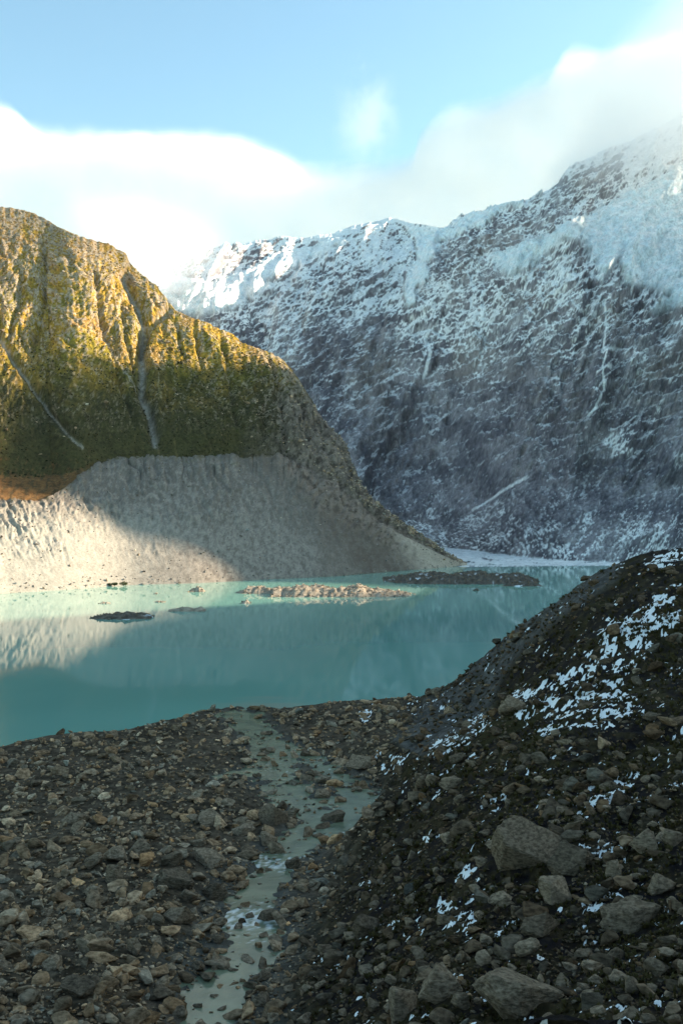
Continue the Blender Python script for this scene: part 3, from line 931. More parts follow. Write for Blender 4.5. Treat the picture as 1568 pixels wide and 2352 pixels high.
    for poly, lv in drifts:
        pm = poly_mask(jx, jy, poly, 16)
        m = np.maximum(m, -0.62 + pm * (0.36 + 0.9 * lv))
    general = zone * (0.36 + 0.22 * sstep(0.0, 0.4, fbm(X / 10, Y / 10, 3, seed=641)))
    m = m + general * (m < 0) * 0.75
    sp = 0.80 * fbm(X / 3.4, Y / 4.2, 3, 0.6, seed=651) + 1.15 * fbm(X / 0.8, Y / 1.1, 3, 0.7, seed=661)
    hollow = ridged(X / 4.5, Y / 4.5, 4, 0.6, seed=521)
    m = m + sp - 0.35 * hollow
    m = np.where((zone < 0.03), m - 0.15, m)
    zs = Z + np.clip(m * 0.28, -0.5, 0.12)
    inlake = Z < 0.15
    dry = dist > 6.0
    keep = (m > -0.12) & ~inlake & dry & (np.abs(px - CX) < 1300)
    fk = keep[:-1, :-1] | keep[1:, :-1] | keep[:-1, 1:] | keep[1:, 1:]
    f = grid_faces(nr, nc)[fk.ravel()]
    used, inv = np.unique(f, return_inverse=True)
    Ps = np.stack([X, Y, zs], -1).reshape(-1, 3)[used]
    t = NT("drift_snow")
    pos = t.n("ShaderNodeNewGeometry").outputs['Position']
    n = t.noise(pos, 3.0, 5, 0.6)
    t.principled(t.mix(n, (0.72, 0.70, 0.68), (0.88, 0.86, 0.83)), 0.7, t.bump(n, 0.08, 0.7), 0.3)
    o = add_obj("snow", mesh_from("snow", Ps, inv.reshape(-1, 4)), t.mat)
    o["kind"] = "stuff"
    o["label"] = "thin patchy snow lying between the rocks of the foreground slope"
    return X, Y, Z


GX, GY, GZ = build_foreground()


# ---------------------------------------------------------------- stream
def build_stream():
    step = 0.32
    xs, ys = np.arange(-40, 14, step), np.arange(58, 252, step)
    X, Y = np.meshgrid(xs, ys)
    dist, lev = stream_at(X, Y)
    Z = np.maximum(lev - 0.05, 0.006)
    n = X.shape[0]
    py = to_photo(np.stack([X, Y, Z], -1))[1]
    rap = np.exp(-((py - 2110) / 34) ** 2) + 0.8 * np.exp(-((py - 1985) / 28) ** 2) + 0.35 * np.exp(-((py - 1910) / 25) ** 2) + 0.3 * np.exp(-((py - 1760) / 60) ** 2) + 0.35 * np.exp(-((py - 2165) / 18) ** 2)
    nz = fbm(X / 0.8, Y / 1.6, 4, 0.7, seed=701)
    foam = sstep(0.30, 0.80, rap + 1.4 * nz - 0.35) * sstep(0.1, 0.35, rap)
    Z = Z + 0.12 * rap * nz
    col = mixc(np.zeros(X.shape + (3,)) + np.array((0.170, 0.190, 0.120)), (0.120, 0.140, 0.092), sstep(-0.2, 0.3, fbm(X / 5, Y / 5, 3, seed=711)))
    col = mixc(col, (0.66, 0.68, 0.66), foam * 0.85)
    t = NT("silty_stream")
    att = t.n("ShaderNodeAttribute", attribute_name="tone")
    pos = t.n("ShaderNodeNewGeometry").outputs['Position']
    rip = t.noise(pos, 1.6, 4, 0.6)
    b = t.principled(att.outputs['Color'], 0.10, t.bump(rip, 0.10, 0.4), 0.4)
    b.inputs['IOR'].default_value = 1.333
    inside = dist < 11.5
    fk = (inside[:-1, :-1] & inside[1:, :-1] & inside[:-1, 1:] & inside[1:, 1:]).ravel()
    used, inv = np.unique(grid_faces(*X.shape)[fk], return_inverse=True)
    me = mesh_from("stream", np.stack([X, Y, Z], -1).reshape(-1, 3)[used], inv.reshape(-1, 4), True, col.reshape(-1, 3)[used])
    structure(add_obj("stream", me, t.mat), "silty green stream running through the boulders to the lake")


build_stream()


# ================================================================ ROCKS
def rock_mesh(seed, npts=14, flat=0.75, detail=1, bevel=True):
    """An angular stone about 2 units across: hull of random points, edges worn, faces roughened."""
    r = random.Random(seed)
    bm = bmesh.new()
    for _ in range(npts):
        v = Vector((r.gauss(0, 1), r.gauss(0, 1), r.gauss(0, 1))).normalized() * r.uniform(0.82, 1.08)
        bm.verts.new((v.x * r.uniform(0.95, 1.05), v.y * 0.86, v.z * flat))
    res = bmesh.ops.convex_hull(bm, input=bm.verts)
    junk = [g for g in res.get("geom_interior", []) if isinstance(g, bmesh.types.BMVert)]
    if junk:
        bmesh.ops.delete(bm, geom=junk, context='VERTS')
    if bevel:
        bmesh.ops.bevel(bm, geom=list(bm.edges), offset=0.13, segments=1, profile=0.6, affect='EDGES', clamp_overlap=True)
    bmesh.ops.triangulate(bm, faces=bm.faces)
    for _ in range(detail):
        bmesh.ops.subdivide_edges(bm, edges=list(bm.edges), cuts=1, use_grid_fill=True)
        bmesh.ops.triangulate(bm, faces=bm.faces)
    co = np.array([v.co[:] for v in bm.verts])
    if detail:
        nn = fbm(co[:, 0] * 1.4 + seed, co[:, 1] * 1.4 + co[:, 2] * 1.9, 4, 0.55, seed=seed % 50)
        co = co * (1 + 0.15 * nn)[:, None]
        if detail > 2:
            q = co[:, 2] * 2.2 + co[:, 0] * 1.1
            co = co * (1 + 0.05 * ridged(q * 2.4 + seed, co[:, 1] * 1.2 - co[:, 0] * 0.8, 3, 0.6, seed=seed % 40) + 0.018 * fbm(co[:, 0] * 9, co[:, 1] * 9 + co[:, 2] * 11, 3, seed=seed % 30))[:, None]
    idx = np.array([[v.index for v in f.verts] for f in bm.faces], np.int32)
    bm.free()
    return co, idx


def stone_material(name, dark, light, scale=1.6, rust=0.25, joined=False):
    t = NT(name)
    oi = t.n("ShaderNodeObjectInfo")
    pos = t.n("ShaderNodeNewGeometry").outputs['Position']
    mp = t.n("ShaderNodeMapping")
    t.link(pos, mp.inputs[0])
    mp.inputs['Rotation'].default_value = (0.6, 0.5, 0.4)
    mp.inputs['Scale'].default_value = (1.0, 1.0, 3.2)
    n1 = t.noise(pos, scale, 7, 0.68)
    n2 = t.noise(mp.outputs[0], scale * 0.9, 5, 0.6)
    n3 = t.noise(pos, scale * 0.3, 3, 0.5)
    f = t.math('ADD', t.math('MULTIPLY', n1, 0.5), t.math('MULTIPLY', n2, 0.5))
    c = t.mix(t.ramp(f, 0.34, 0.66), dark, light)
    c = t.mix(t.ramp(n3, 0.55, 0.72, 0.0, rust), c, (0.11, 0.062, 0.028))
    if joined:
        vary = t.n("ShaderNodeAttribute", attribute_name="tone").outputs['Color']
    else:
        k = t.math('MULTIPLY_ADD', oi.outputs['Random'], 0.75, 0.62)
        cmb = t.n("ShaderNodeCombineColor")
        for i in range(3):
            t.link(k, cmb.inputs[i])
        vary = cmb.outputs[0]
    c = t.mix(1.0, c, vary, 'MULTIPLY')
    t.principled(c, 0.9, t.bump(f, 0.22, 1.0), 0.08)
    return t.mat


MAT_STONE = stone_material("moraine_stone", (0.060, 0.042, 0.026), (0.270, 0.198, 0.132), 2.6)


def ray_ground(px, py, dmin=35, dmax=300, step=0.4):
    d = np.arange(dmin, dmax, step)
    W = to_world(np.full(d.shape, float(px)), np.full(d.shape, float(py)), d)
    g = ground_z(W[:, 0], W[:, 1])
    below = np.nonzero(W[:, 2] < g)[0]
    i = below[0] if len(below) else len(d) - 1
    return W[i]


BIG = [rock_mesh(100 + i, 13 + i % 5, (0.78, 0.66, 0.85, 0.55)[i % 4], 3) for i in range(12)]
BIG_ME = []
for i, (co, idx) in enumerate(BIG):
    me = mesh_from("boulder_shape", co, idx, False)
    me.materials.append(MAT_STONE)
    BIG_ME.append(me)

# (px, py of the centre, width, height in the photograph, shape, label)
NAMED = [
    (1219, 1951, 172, 160, 0, "largest rough striated boulder in the middle of the right-hand slope"),
    (1314, 1986, 110, 78, 3, "pale smooth boulder leaning against the right side of the largest striated boulder"),
    (1284, 2051, 96, 84, 2, "rounded grey boulder just below the largest striated boulder"),
    (1409, 2006, 52, 54, 1, "small blocky boulder right of the pale smooth boulder"),
    (1524, 2041, 68, 66, 4, "rounded grey boulder at the right edge beside blue grey rocks"),
    (1464, 2121, 160, 80, 7, "long flat topped grey boulder near the right edge"),
    (1249, 2138, 100, 54, 3, "dark layered boulder left of the long flat topped boulder"),
    (1219, 2184, 72, 48, 5, "low rounded boulder under the dark layered boulder"),
    (1014, 2268, 116, 88, 8, "rust stained rounded boulder near the bottom of the picture"),
    (929, 2314, 88, 92, 2, "tall grey boulder cut by the bottom edge left of the rust stained boulder"),
    (1194, 2296, 196, 112, 9, "huge slanting slab boulder at the bottom edge of the picture"),
    (1064, 2310, 62, 46, 1, "squat boulder between the rust stained boulder and the huge slab"),
    (1109, 2206, 46, 46, 6, "upright pointed stone above the squat boulder near the bottom"),
    (1449, 2272, 46, 52, 10, "dark blocky boulder beside snow in the bottom right corner"),
    (1179, 1624, 62, 60, 4, "brown mossy boulder at the left end of the big snow patch"),
    (1054, 1746, 48, 34, 5, "grey boulder on the slope below the pale snow chute"),
    (994, 1792, 38, 40, 6, "angular grey boulder low on the slope right of the stream"),
    (1039, 1802, 58, 34, 7, "long leaning boulder right of the angular grey one above the stream"),
    (1204, 1746, 50, 36, 11, "dark low boulder on the mid slope below the big snow patch"),
    (844, 2131, 72, 66, 0, "brown boulder on the lower slope right of the stream rapids"),
    (824, 1756, 78, 34, 3, "flat dark slab among snow right of the upper stream"),
    (1489, 1938, 76, 62, 8, "rounded boulder among snow near the right edge"),
    (1546, 1926, 48, 60, 9, "boulder cut by the right edge above the pale rocks"),
    (1455, 2078, 40, 40, 6, "blue grey stone above the long flat topped boulder"),
    (628, 1879, 78, 68, 11, "large dark slab on the left bank of the stream"),
    (255, 2015, 58, 50, 1, "light topped angular boulder in the left rubble cluster"),
    (265, 1969, 60, 46, 4, "pale humped boulder above the light topped angular boulder"),
    (217, 1981, 54, 40, 5, "smooth grey boulder at the left of the rubble cluster"),
    (320, 1948, 60, 36, 8, "broad low boulder at the top of the left rubble cluster"),
    (390, 1976, 64, 44, 2, "dark rounded boulder in the middle of the left rubble cluster"),
    (471, 1976, 92, 38, 7, "long flat tan boulder on the left bank by the stream"),
    (401, 2024, 92, 52, 9, "wide grey boulder below the dark rounded boulder"),
    (493, 2056, 64, 46, 10, "smooth striped boulder at the water edge on the left bank"),
    (433, 2062, 48, 46, 6, "mossy pointed boulder left of the smooth striped boulder"),
    (217, 2052, 50, 36, 11, "tilted sharp edged slab standing out on the left rubble"),
    (173, 2274, 84, 62, 0, "striated light grey boulder near the bottom left corner"),
    (368, 2290, 62, 46, 4, "bluish rounded boulder on the left bank near the bottom edge"),
    (412, 2112, 72, 42, 3, "pair-like split boulder below the wide grey boulder"),
    (303, 2180, 48, 42, 1, "pointed grey stone in the lower left rubble"),
    (119, 2218, 58, 40, 8, "blocky grey boulder at the far left of the lower rubble"),
    (672, 1986, 46, 42, 2, "cube-like boulder on the right bank of the stream"),
    (477, 1884, 66, 48, 6, "wedge shaped boulder above the long flat tan boulder"),
    (612, 1932, 52, 38, 5, "grey boulder below the large dark slab by the stream"),
    (558, 1910, 54, 34, 9, "humped boulder left of the large dark slab"),
    (737, 1829, 46, 30, 10, "wet dark boulder standing in the upper stream"),
    (769, 1884, 72, 30, 7, "long wet boulder across the right arm of the stream"),
    (601, 2302, 52, 36, 8, "dark boulder on the right bank near the bottom edge"),
    (607, 2246, 36, 32, 4, "small round boulder at the right water edge near the bottom"),
    (617, 2110, 60, 34, 1, "low boulder at the right side of the white rapids"),
    (168, 1884, 62, 26, 3, "long flat stone high on the left rubble"),
    (455, 1938, 46, 28, 2, "pale light catching boulder in the left rubble cluster"),
    (498, 2160, 40, 24, 5, "wet dark rock at the left water edge below the rapids"),
    (704, 1731, 30, 20, 0, "small dark rock standing alone in the upper stream"),
]
placed = []
n_sub = 0
for (px, py, w, h, shp, label) in NAMED:
    W = ray_ground(px, py + 0.30 * h)
    d = W[1]
    wx = w / F * d
    wz = h / F * d
    o = bpy.data.objects.new("boulder", BIG_ME[shp])
    scene.collection.objects.link(o)
    r = random.Random(px * 7 + py)
    zf = (0.78, 0.66, 0.85, 0.55)[shp % 4]
    o.scale = (wx * 0.56, wx * 0.50, wz * 0.60 / zf)
    o.rotation_euler = (r.uniform(-0.15, 0.15), r.uniform(-0.18, 0.18), r.uniform(-0.5, 0.5) + (math.pi if r.random() < 0.5 else 0))
    o.location = (W[0], W[1] + wx * 0.25, W[2] + wz * 0.22)
    tag(o, label, "boulder", "boulders of the foreground moraine")
    placed.append((W[0], W[1], wx * 0.5))


def scatter_candidates(n, seed):
    """Points spread evenly over what the camera sees of the foreground."""
    r = np.random.default_rng(seed)
    px = r.uniform(-120, 1690, n)
    py = r.uniform(1300, 2430, n)
    return px, py


# visible-surface lookup: march all rays against the ground grid at once
def ray_ground_many(px, py):
    d = np.exp(np.linspace(math.log(42), math.log(300), 260))
    hit = np.full(len(px), np.nan)
    ax = (px - CX) / F
    az = (py - CY) / F
    ang = GX[0] / GY[0]
    ly = np.log(GY[:, 0])
    for dd in d:
        todo = np.isnan(hit)
        x = ax[todo] * dd
        z = CAM_H - az[todo] * dd
        c = np.clip(np.searchsorted(ang, ax[todo]), 0, len(ang) - 1)
        rr = int(np.clip(np.searchsorted(ly, math.log(dd)), 0, len(ly) - 1))
        g = GZ[rr, c]
        ii = np.nonzero(todo)[0][z <= g]
        hit[ii] = dd
    return hit


def rock_field(n, seed, smin, smax, power):
    px, py = scatter_candidates(n, seed)
    d = ray_ground_many(px, py)
    ok = ~np.isnan(d)
    px, py, d = px[ok], py[ok], d[ok]
    x, y = (px - CX) / F * d, d
    z = ground_z(x, y)
    r = np.random.default_rng(seed + 1)
    u = r.random(len(x))
    size = (smin ** (-power) + u * (smax ** (-power) - smin ** (-power))) ** (-1 / power)
    return px, py, x, y, z, size


import re
NICK = {}
for row in NAMED:                                    # short names of the boulders one can find first
    nick = re.split(r" (?:in|at|on|under|near|below|above|beside|right|left|among|between|leaning|cut|just|standing|by|across|high) ", row[5] + " ")[0].strip()
    NICK.setdefault(nick, []).append(row)
ANCHORS = [(rows[0][0], rows[0][1], k) for k, rows in NICK.items() if len(rows) == 1 and len(k.split()) <= 6]
GROUPS = {"left": "medium boulders of the left rubble field", "bank": "medium boulders along the stream", "slope": "medium boulders of the right-hand slope"}
SECTOR = ["right of", "to the lower right of", "below", "to the lower left of", "left of", "to the upper left of", "above", "to the upper right of"]
ORD = ["nearest", "second", "third", "fourth", "fifth", "sixth", "seventh", "eighth", "ninth", "tenth"]
medium = []


def name_medium():
    by = {}
    for o, qx, qy, w in medium:
        k = min(range(len(ANCHORS)), key=lambda i: (ANCHORS[i][0] - qx) ** 2 + (ANCHORS[i][1] - qy) ** 2)
        dx, dy = qx - ANCHORS[k][0], qy - ANCHORS[k][1]
        sec = int(round(math.atan2(dy, dx) / (math.pi / 4))) % 8
        by.setdefault((k, sec), []).append((math.hypot(dx, dy), o, w))
    for (k, sec), lst in by.items():
        lst.sort(key=lambda q: q[0])
        for i, (_, o, w) in enumerate(lst):
            size = "medium" if w > 22 else "smaller"
            rank = (ORD[i] if i < 10 else "outlying") + " " if len(lst) > 1 else ""
            o["label"] = f"{rank}{size} boulder {SECTOR[sec]} the {ANCHORS[k][2]}"


px, py, x, y, z, size = rock_field(2600, 31, 0.75, 1.7, 2.2)
dist, lev = stream_at(x, y)
app = size / y
order = np.argsort(-app)
count = 0
for i in order:
    if count >= 235:
        break
    if z[i] < 0.3 or py[i] < 1660 and px[i] < 900:
        continue
    if any((x[i] - a) ** 2 + (y[i] - b) ** 2 < (c + size[i]) ** 2 * 0.8 for a, b, c in placed):
        continue
    if px[i] > 950 and rng.random() < 0.35:
        continue
    zone = "bank" if dist[i] < 6.5 else ("slope" if px[i] > curve([(1600, 930), (1850, 860), (2000, 770), (2352, 620)], py[i]) else "left")
    o = bpy.data.objects.new("boulder", BIG_ME[int(rng.integers(12))])
    scene.collection.objects.link(o)
    s = size[i] * 0.5 * 1.15
    o.scale = (s * rng.uniform(0.9, 1.35), s * rng.uniform(0.8, 1.1), s * rng.uniform(0.7, 1.0))
    o.rotation_euler = (rng.uniform(-0.35, 0.35), rng.uniform(-0.35, 0.35), rng.uniform(0, 6.28))
    o.location = (x[i], y[i], z[i] + s * 0.25)
    tag(o, "boulder", "boulder", GROUPS[zone])
    medium.append((o, px[i], py[i], size[i] / y[i] * F))
    placed.append((x[i], y[i], s))
    count += 1

name_medium()

# the countless smaller stones: one mass
SMALL = [rock_mesh(300 + i, 10 + i % 5, (0.7, 0.55, 0.85)[i % 3], 0, False) for i in range(12)]
MEDIUM = [rock_mesh(340 + i, 9 + i % 4, (0.7, 0.58, 0.85)[i % 3], 0, True) for i in range(12)]


def rot_matrices(r, n, tilt):
    a = r.uniform(0, 2 * np.pi, n)
    b = r.normal(0, tilt, n)
    c = r.normal(0, tilt, n)
    ca, sa, cb, sb, cc, sc = np.cos(a), np.sin(a), np.cos(b), np.sin(b), np.cos(c), np.sin(c)
    one, zer = np.ones(n), np.zeros(n)
    Rz = np.stack([ca, -sa, zer, sa, ca, zer, zer, zer, one], -1).reshape(n, 3, 3)
    Ry = np.stack([cb, zer, sb, zer, one, zer, -sb, zer, cb], -1).reshape(n, 3, 3)
    Rx = np.stack([one, zer, zer, zer, cc, -sc, zer, sc, cc], -1).reshape(n, 3, 3)
    return Rx @ Ry @ Rz


def join_rocks(name, x, y, z, size, mat, seed, sink=0.22, protos=SMALL, parent=None, shade=None):
    r = np.random.default_rng(seed)
    n = len(x)
    which = r.integers(0, len(protos), n)
    R = rot_matrices(r, n, 0.35)
    sc = size[:, None] * 0.5 * np.stack([r.uniform(0.85, 1.4, n), r.uniform(0.8, 1.15, n), r.uniform(0.6, 1.0, n)], -1)
    VV, FF, CC, off = [], [], [], 0
    g = np.exp(r.normal(0, 0.36, n)) * (1.0 if shade is None else shade)
    hue = r.normal(0, 0.09, n)
    tone = np.stack([g * (1.03 + hue), g, g * (0.98 - hue)], -1)
    for k in range(len(protos)):
        co, idx = protos[k]
        m = np.nonzero(which == k)[0]
        if len(m) == 0:
            continue
        v = (co[None] * sc[m][:, None, :]) @ np.transpose(R[m], (0, 2, 1))
        v = v + np.stack([x[m], y[m], z[m] + sink * size[m] * 0.5], -1)[:, None, :]
        nv = co.shape[0]
        FF.append((idx[None] + (np.arange(len(m)) * nv)[:, None, None] + off).reshape(-1, 3))
        VV.append(v.reshape(-1, 3))
        CC.append(np.repeat(tone[m], nv, axis=0))
        off += nv * len(m)
    me = mesh_from(name, np.concatenate(VV), np.concatenate(FF), False, np.concatenate(CC))
    return add_obj(name, me, mat, parent)


MAT_RUBBLE = stone_material("rubble_stone", (0.066, 0.044, 0.025), (0.285, 0.202, 0.128), 1.6, 0.35, True)


def rubble_layer(n, seed, p0, p1, power, protos, slope_keep, label, sink=0.2):
    """Stones whose size as seen lies between p0 and p1, spread over the visible moraine."""
    px, py = scatter_candidates(n, seed)
    d = ray_ground_many(px, py)
    ok = ~np.isnan(d)
    px, py, d = px[ok], py[ok], d[ok]
    x, y = (px - CX) / F * d, d
    z = ground_z(x, y)
    r = np.random.default_rng(seed + 1)
    u = r.random(len(x))
    sp = (p0 ** (-power) + u * (p1 ** (-power) - p0 ** (-power))) ** (-1 / power)
    size = np.clip(sp * d / F, 0.12, 3.2)
    dist, lev = stream_at(x, y)
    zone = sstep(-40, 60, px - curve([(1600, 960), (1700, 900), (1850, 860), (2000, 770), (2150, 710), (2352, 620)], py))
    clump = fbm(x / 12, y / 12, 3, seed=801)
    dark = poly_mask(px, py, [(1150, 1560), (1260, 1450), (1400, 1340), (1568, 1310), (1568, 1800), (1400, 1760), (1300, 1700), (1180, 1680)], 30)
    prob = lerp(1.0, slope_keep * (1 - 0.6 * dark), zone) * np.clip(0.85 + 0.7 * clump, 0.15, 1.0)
    prob = prob * np.where(dist < 2.6, lerp(0.32, 0.8, sstep(115, 150, y)), 1.0) * np.where(z < 0.1, 0.0, 1.0)
    near = np.zeros(len(x), bool)
    for a, b, c in placed[:60]:
        near |= (x - a) ** 2 + (y - b) ** 2 < (c * 0.8) ** 2
    keep = (r.random(len(x)) < prob) & ~near
    shade = lerp(1.35, 0.60, zone)[keep] * (1 - 0.3 * sstep(4.5, 2.5, dist[keep]))  # slope stones toned down, deepening the shadows there by colour
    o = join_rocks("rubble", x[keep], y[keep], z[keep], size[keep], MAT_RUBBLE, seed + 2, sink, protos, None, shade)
    o["kind"] = "stuff"
    o["label"] = label


rubble_layer(4300, 51, 19, 88, 1.4, MEDIUM, 0.5, "knee-high grey stones heaped over the moraine")
rubble_layer(35000, 61, 6, 20, 1.6, SMALL, 0.85, "countless small grey stones covering the moraine")


# ---------------------------------------------------------------- low brown tussock on the slope
def build_tussock():
    px, py = scatter_candidates(22000, 71)
    d = ray_ground_many(px, py)
    ok = ~np.isnan(d)
    px, py, d = px[ok], py[ok], d[ok]
    x, y = (px - CX) / F * d, d
    z = ground_z(x, y)
    zone = sstep(-10, 90, px - curve([(1600, 980), (1700, 930), (1850, 880), (2000, 800), (2150, 740), (2352, 660)], py))
    r = np.random.default_rng(72)
    keep = (r.random(len(x)) < zone * np.clip(0.55 + 1.5 * fbm(x / 10, y / 10, 3, seed=811), 0, 1) * 0.8) & (z > 0.5)
    x, y, z, d = x[keep], y[keep], z[keep], d[keep]
    n, k = len(x), 6
    hgt = r.uniform(0.25, 0.6, n) * np.clip(d / 110, 0.6, 1.4)
    a = r.uniform(0, 2 * np.pi, (n, k))
    lean = r.uniform(0.3, 1.1, (n, k))
    base = np.stack([x, y, z - 0.05], -1)[:, None, :] + np.stack([np.cos(a), np.sin(a), 0 * a], -1) * 0.06
    tip = base + np.stack([np.cos(a) * lean, np.sin(a) * lean, np.ones_like(a)], -1) * hgt[:, None, None]
    sd = np.stack([-np.sin(a), np.cos(a), 0 * a], -1) * (0.10 * hgt[:, None, None] / 0.4)
    mid = 0.55 * tip + 0.45 * base + np.array((0, 0, 0.08))
    V = np.stack([base - sd, base + sd, mid + sd * 0.7, tip, mid - sd * 0.7], 2).reshape(-1, 3)
    idx = np.arange(n * k)[:, None] * 5
    Fc = np.concatenate([idx + np.array([[0, 1, 2]]), idx + np.array([[0, 2, 4]]), idx + np.array([[4, 2, 3]])])
    t = NT("tussock_blade")
    c = t.mix(t.noise(t.n("ShaderNodeNewGeometry").outputs['Position'], 0.35, 4), (0.030, 0.024, 0.008), (0.075, 0.056, 0.018))
    t.principled(c, 0.9, None, 0.1)
    o = add_obj("tussock", mesh_from("tussock", V, Fc, False), t.mat)
    o["kind"] = "stuff"
    o["label"] = "low dark olive brown tussock on the right-hand slope"


build_tussock()

# ---------------------------------------------------------------- crags, scrub and boulders on the left mountain
def scatter_hill(name, label, n, seed, weight, smin, smax, power, mat, flat, protos):
    P, PX, PYv, S, cr, clear = HILL
    r = np.random.default_rng(seed)
    w = np.where((PX > -60) & (PX < 1060), weight(PX, PYv, np.broadcast_to(S[:, None], PX.shape), cr), 0)
    w = np.clip(w * clear, 0, None).ravel()
    idx = r.choice(w.size, n, p=w / w.sum())
    q = P.reshape(-1, 3)[idx] + r.uniform(-1.2, 1.2, (n, 3)) * np.array((1, 1, 0))
    u = r.random(n)
    size = (smin ** (-power) + u * (smax ** (-power) - smin ** (-power))) ** (-1 / power)
    o = join_rocks(name, q[:, 0], q[:, 1], q[:, 2], size, mat, seed + 1, flat, protos)
    o["kind"] = "stuff"
    o["label"] = label


MAT_CRAG = stone_material("crag_rock", (0.20, 0.145, 0.095), (0.50, 0.385, 0.27), 0.35, 0.3, True)
MAT_SCREE = stone_material("scree_rock", (0.12, 0.10, 0.082), (0.34, 0.295, 0.24), 0.4, 0.2, True)
t = NT("scrub_foliage")
att = t.n("ShaderNodeAttribute", attribute_name="tone")
pos = t.n("ShaderNodeNewGeometry").outputs['Position']
nz = t.noise(pos, 0.8, 4, 0.7)
c = t.mix(t.ramp(nz, 0.35, 0.65), (0.022, 0.024, 0.008), (0.075, 0.068, 0.020))
t.principled(t.mix(1.0, c, att.outputs['Color'], 'MULTIPLY'), 0.95, t.bump(nz, 0.6, 1.0), 0.05)
MAT_SCRUB = t.mat
t = NT("tussock_gold")
att = t.n("ShaderNodeAttribute", attribute_name="tone")
c = t.mix(t.ramp(t.noise(t.n("ShaderNodeNewGeometry").outputs['Position'], 0.7, 4, 0.7), 0.35, 0.65), (0.14, 0.112, 0.014), (0.36, 0.255, 0.04))
t.principled(t.mix(1.0, c, att.outputs['Color'], 'MULTIPLY'), 0.95, None, 0.05)
MAT_GOLD = t.mat
scatter_hill("rock_outcrops", "tan rock outcrops breaking through the golden grass of the left mountain", 2200, 401,
             lambda X, Y, S, c: sstep(0.15, 0.55, c) * ((S > 3.05) & (S < 4.0)) * (0.25 + sstep(900, 600, Y) + 1.2 * sstep(560, 680, X)), 1.5, 5.5, 2.4, MAT_CRAG, 0.05, SMALL)
scatter_hill("golden_tussock", "clumps of golden tussock over the upper slopes of the left mountain", 4200, 411,
             lambda X, Y, S, c: ((S > 3.05) & (S < 4.0)) * sstep(900, 780, Y) * sstep(720, 600, X), 1.1, 2.6, 1.6, MAT_GOLD, 0.0, SMALL)
scatter_hill("scrub", "dark green scrub over the shaded lower slopes of the left mountain", 4200, 421,
             lambda X, Y, S, c: ((S > 2.9) & (S < 3.9)) * sstep(700, 900, Y) * (1.0 - sstep(600, 700, X)), 1.3, 3.2, 1.6, MAT_SCRUB, 0.0, SMALL)
scatter_hill("wall_boulders", "loose boulders lying on the grey moraine wall and its scree fan", 1500, 431,
             lambda X, Y, S, c: ((S > 1.01) & (S < 2.0)) * (0.5 + 0.9 * sstep(1.4, 1.9, S) + 2.0 * sstep(1.12, 1.02, S)), 0.8, 3.4, 2.4, MAT_SCREE, 0.1, SMALL)

# ---------------------------------------------------------------- islets in the lake
MAT_ISLE = stone_material("islet_stone", (0.16, 0.125, 0.095), (0.42, 0.34, 0.26), 0.7, 0.5, True)
MAT_ISLE_G = terrain_material("islet_gravel", 0.9, 0.4, 0.25)


def islet(x0, x1, ypx, hpx, depth_m, label, seed, dens=1.0, dark=False, smax=2.2, lop=0.0):
    """A low heap of rubble between two photo columns, its waterline at row ypx."""
    d = CAM_H * F / (ypx - CY)
    W0, W1 = (x0 - CX) / F * d, (x1 - CX) / F * d
    L = W1 - W0
    cx = 0.5 * (W0 + W1)
    hgt = hpx / F * d
    nx, ny = int(np.clip(L / 0.9, 24, 150)), 26
    u = np.linspace(-1, 1, nx)
    v = np.linspace(-1, 1, ny)
    U, Vv = np.meshgrid(u, v)
    lobes = 0.70 + 0.30 * fbm(U * 3 + seed, Vv * 0.6, 4, seed=seed) * 1.6
    prof = np.clip(1 - np.abs(U - lop) ** 2.2 / (1 + abs(lop)) ** 2.2, 0, 1) * (1 - Vv ** 2)
    Zi = hgt * (1.5 * prof * np.clip(lobes, 0.05, 1.3) + 0.22 * fbm(U * L / 5, Vv * 4, 4, seed=seed + 3)) - 0.28 * hgt - 0.25 * (1 - prof)
    Zi = np.where((np.abs(U) > 0.995) | (np.abs(Vv) > 0.99), -0.8, Zi)
    X = cx + U * L / 2
    Y = d + depth_m * 0.5 + Vv * depth_m * 0.62 + 1.5 * fbm(U * 4, Vv, 3, seed=seed + 7)
    base = (0.075, 0.062, 0.05) if dark else (0.24, 0.19, 0.14)
    c2 = (0.15, 0.125, 0.10) if dark else (0.36, 0.30, 0.23)
    C = mixc(np.zeros(X.shape + (3,)) + np.array(base), c2, sstep(-0.3, 0.3, fbm(X / 3, Y / 3, 4, seed=seed + 9)))
    if dark:
        C = mixc(C, (0.75, 0.78, 0.8), sstep(0.32, 0.42, fbm(X / 9, Y / 5, 4, seed=seed + 11)))
    root = add_obj("rubble_islet", mesh_from("rubble_islet", np.stack([X, Y, Zi], -1), grid_faces(ny, nx), True, C), MAT_ISLE_G)
    tag(root, label, "islet", "low rubble islets in the lake")
    r = np.random.default_rng(seed)
    n = int(L * depth_m * 0.65 * dens) + 6
    ii, jj = r.integers(0, ny, n), r.integers(0, nx, n)
    ok = Zi[ii, jj] > -0.25
    ii, jj = ii[ok], jj[ok]
    sz = 0.35 + (smax - 0.35) * r.random(len(ii)) ** 4
    st = join_rocks("stones", X[ii, jj] + r.uniform(-0.4, 0.4, len(ii)), Y[ii, jj] + r.uniform(-0.4, 0.4, len(ii)), Zi[ii, jj], sz, MAT_RUBBLE if dark else MAT_ISLE, seed + 5, 0.2, SMALL, root)
    st["kind"] = "stuff"
    return root


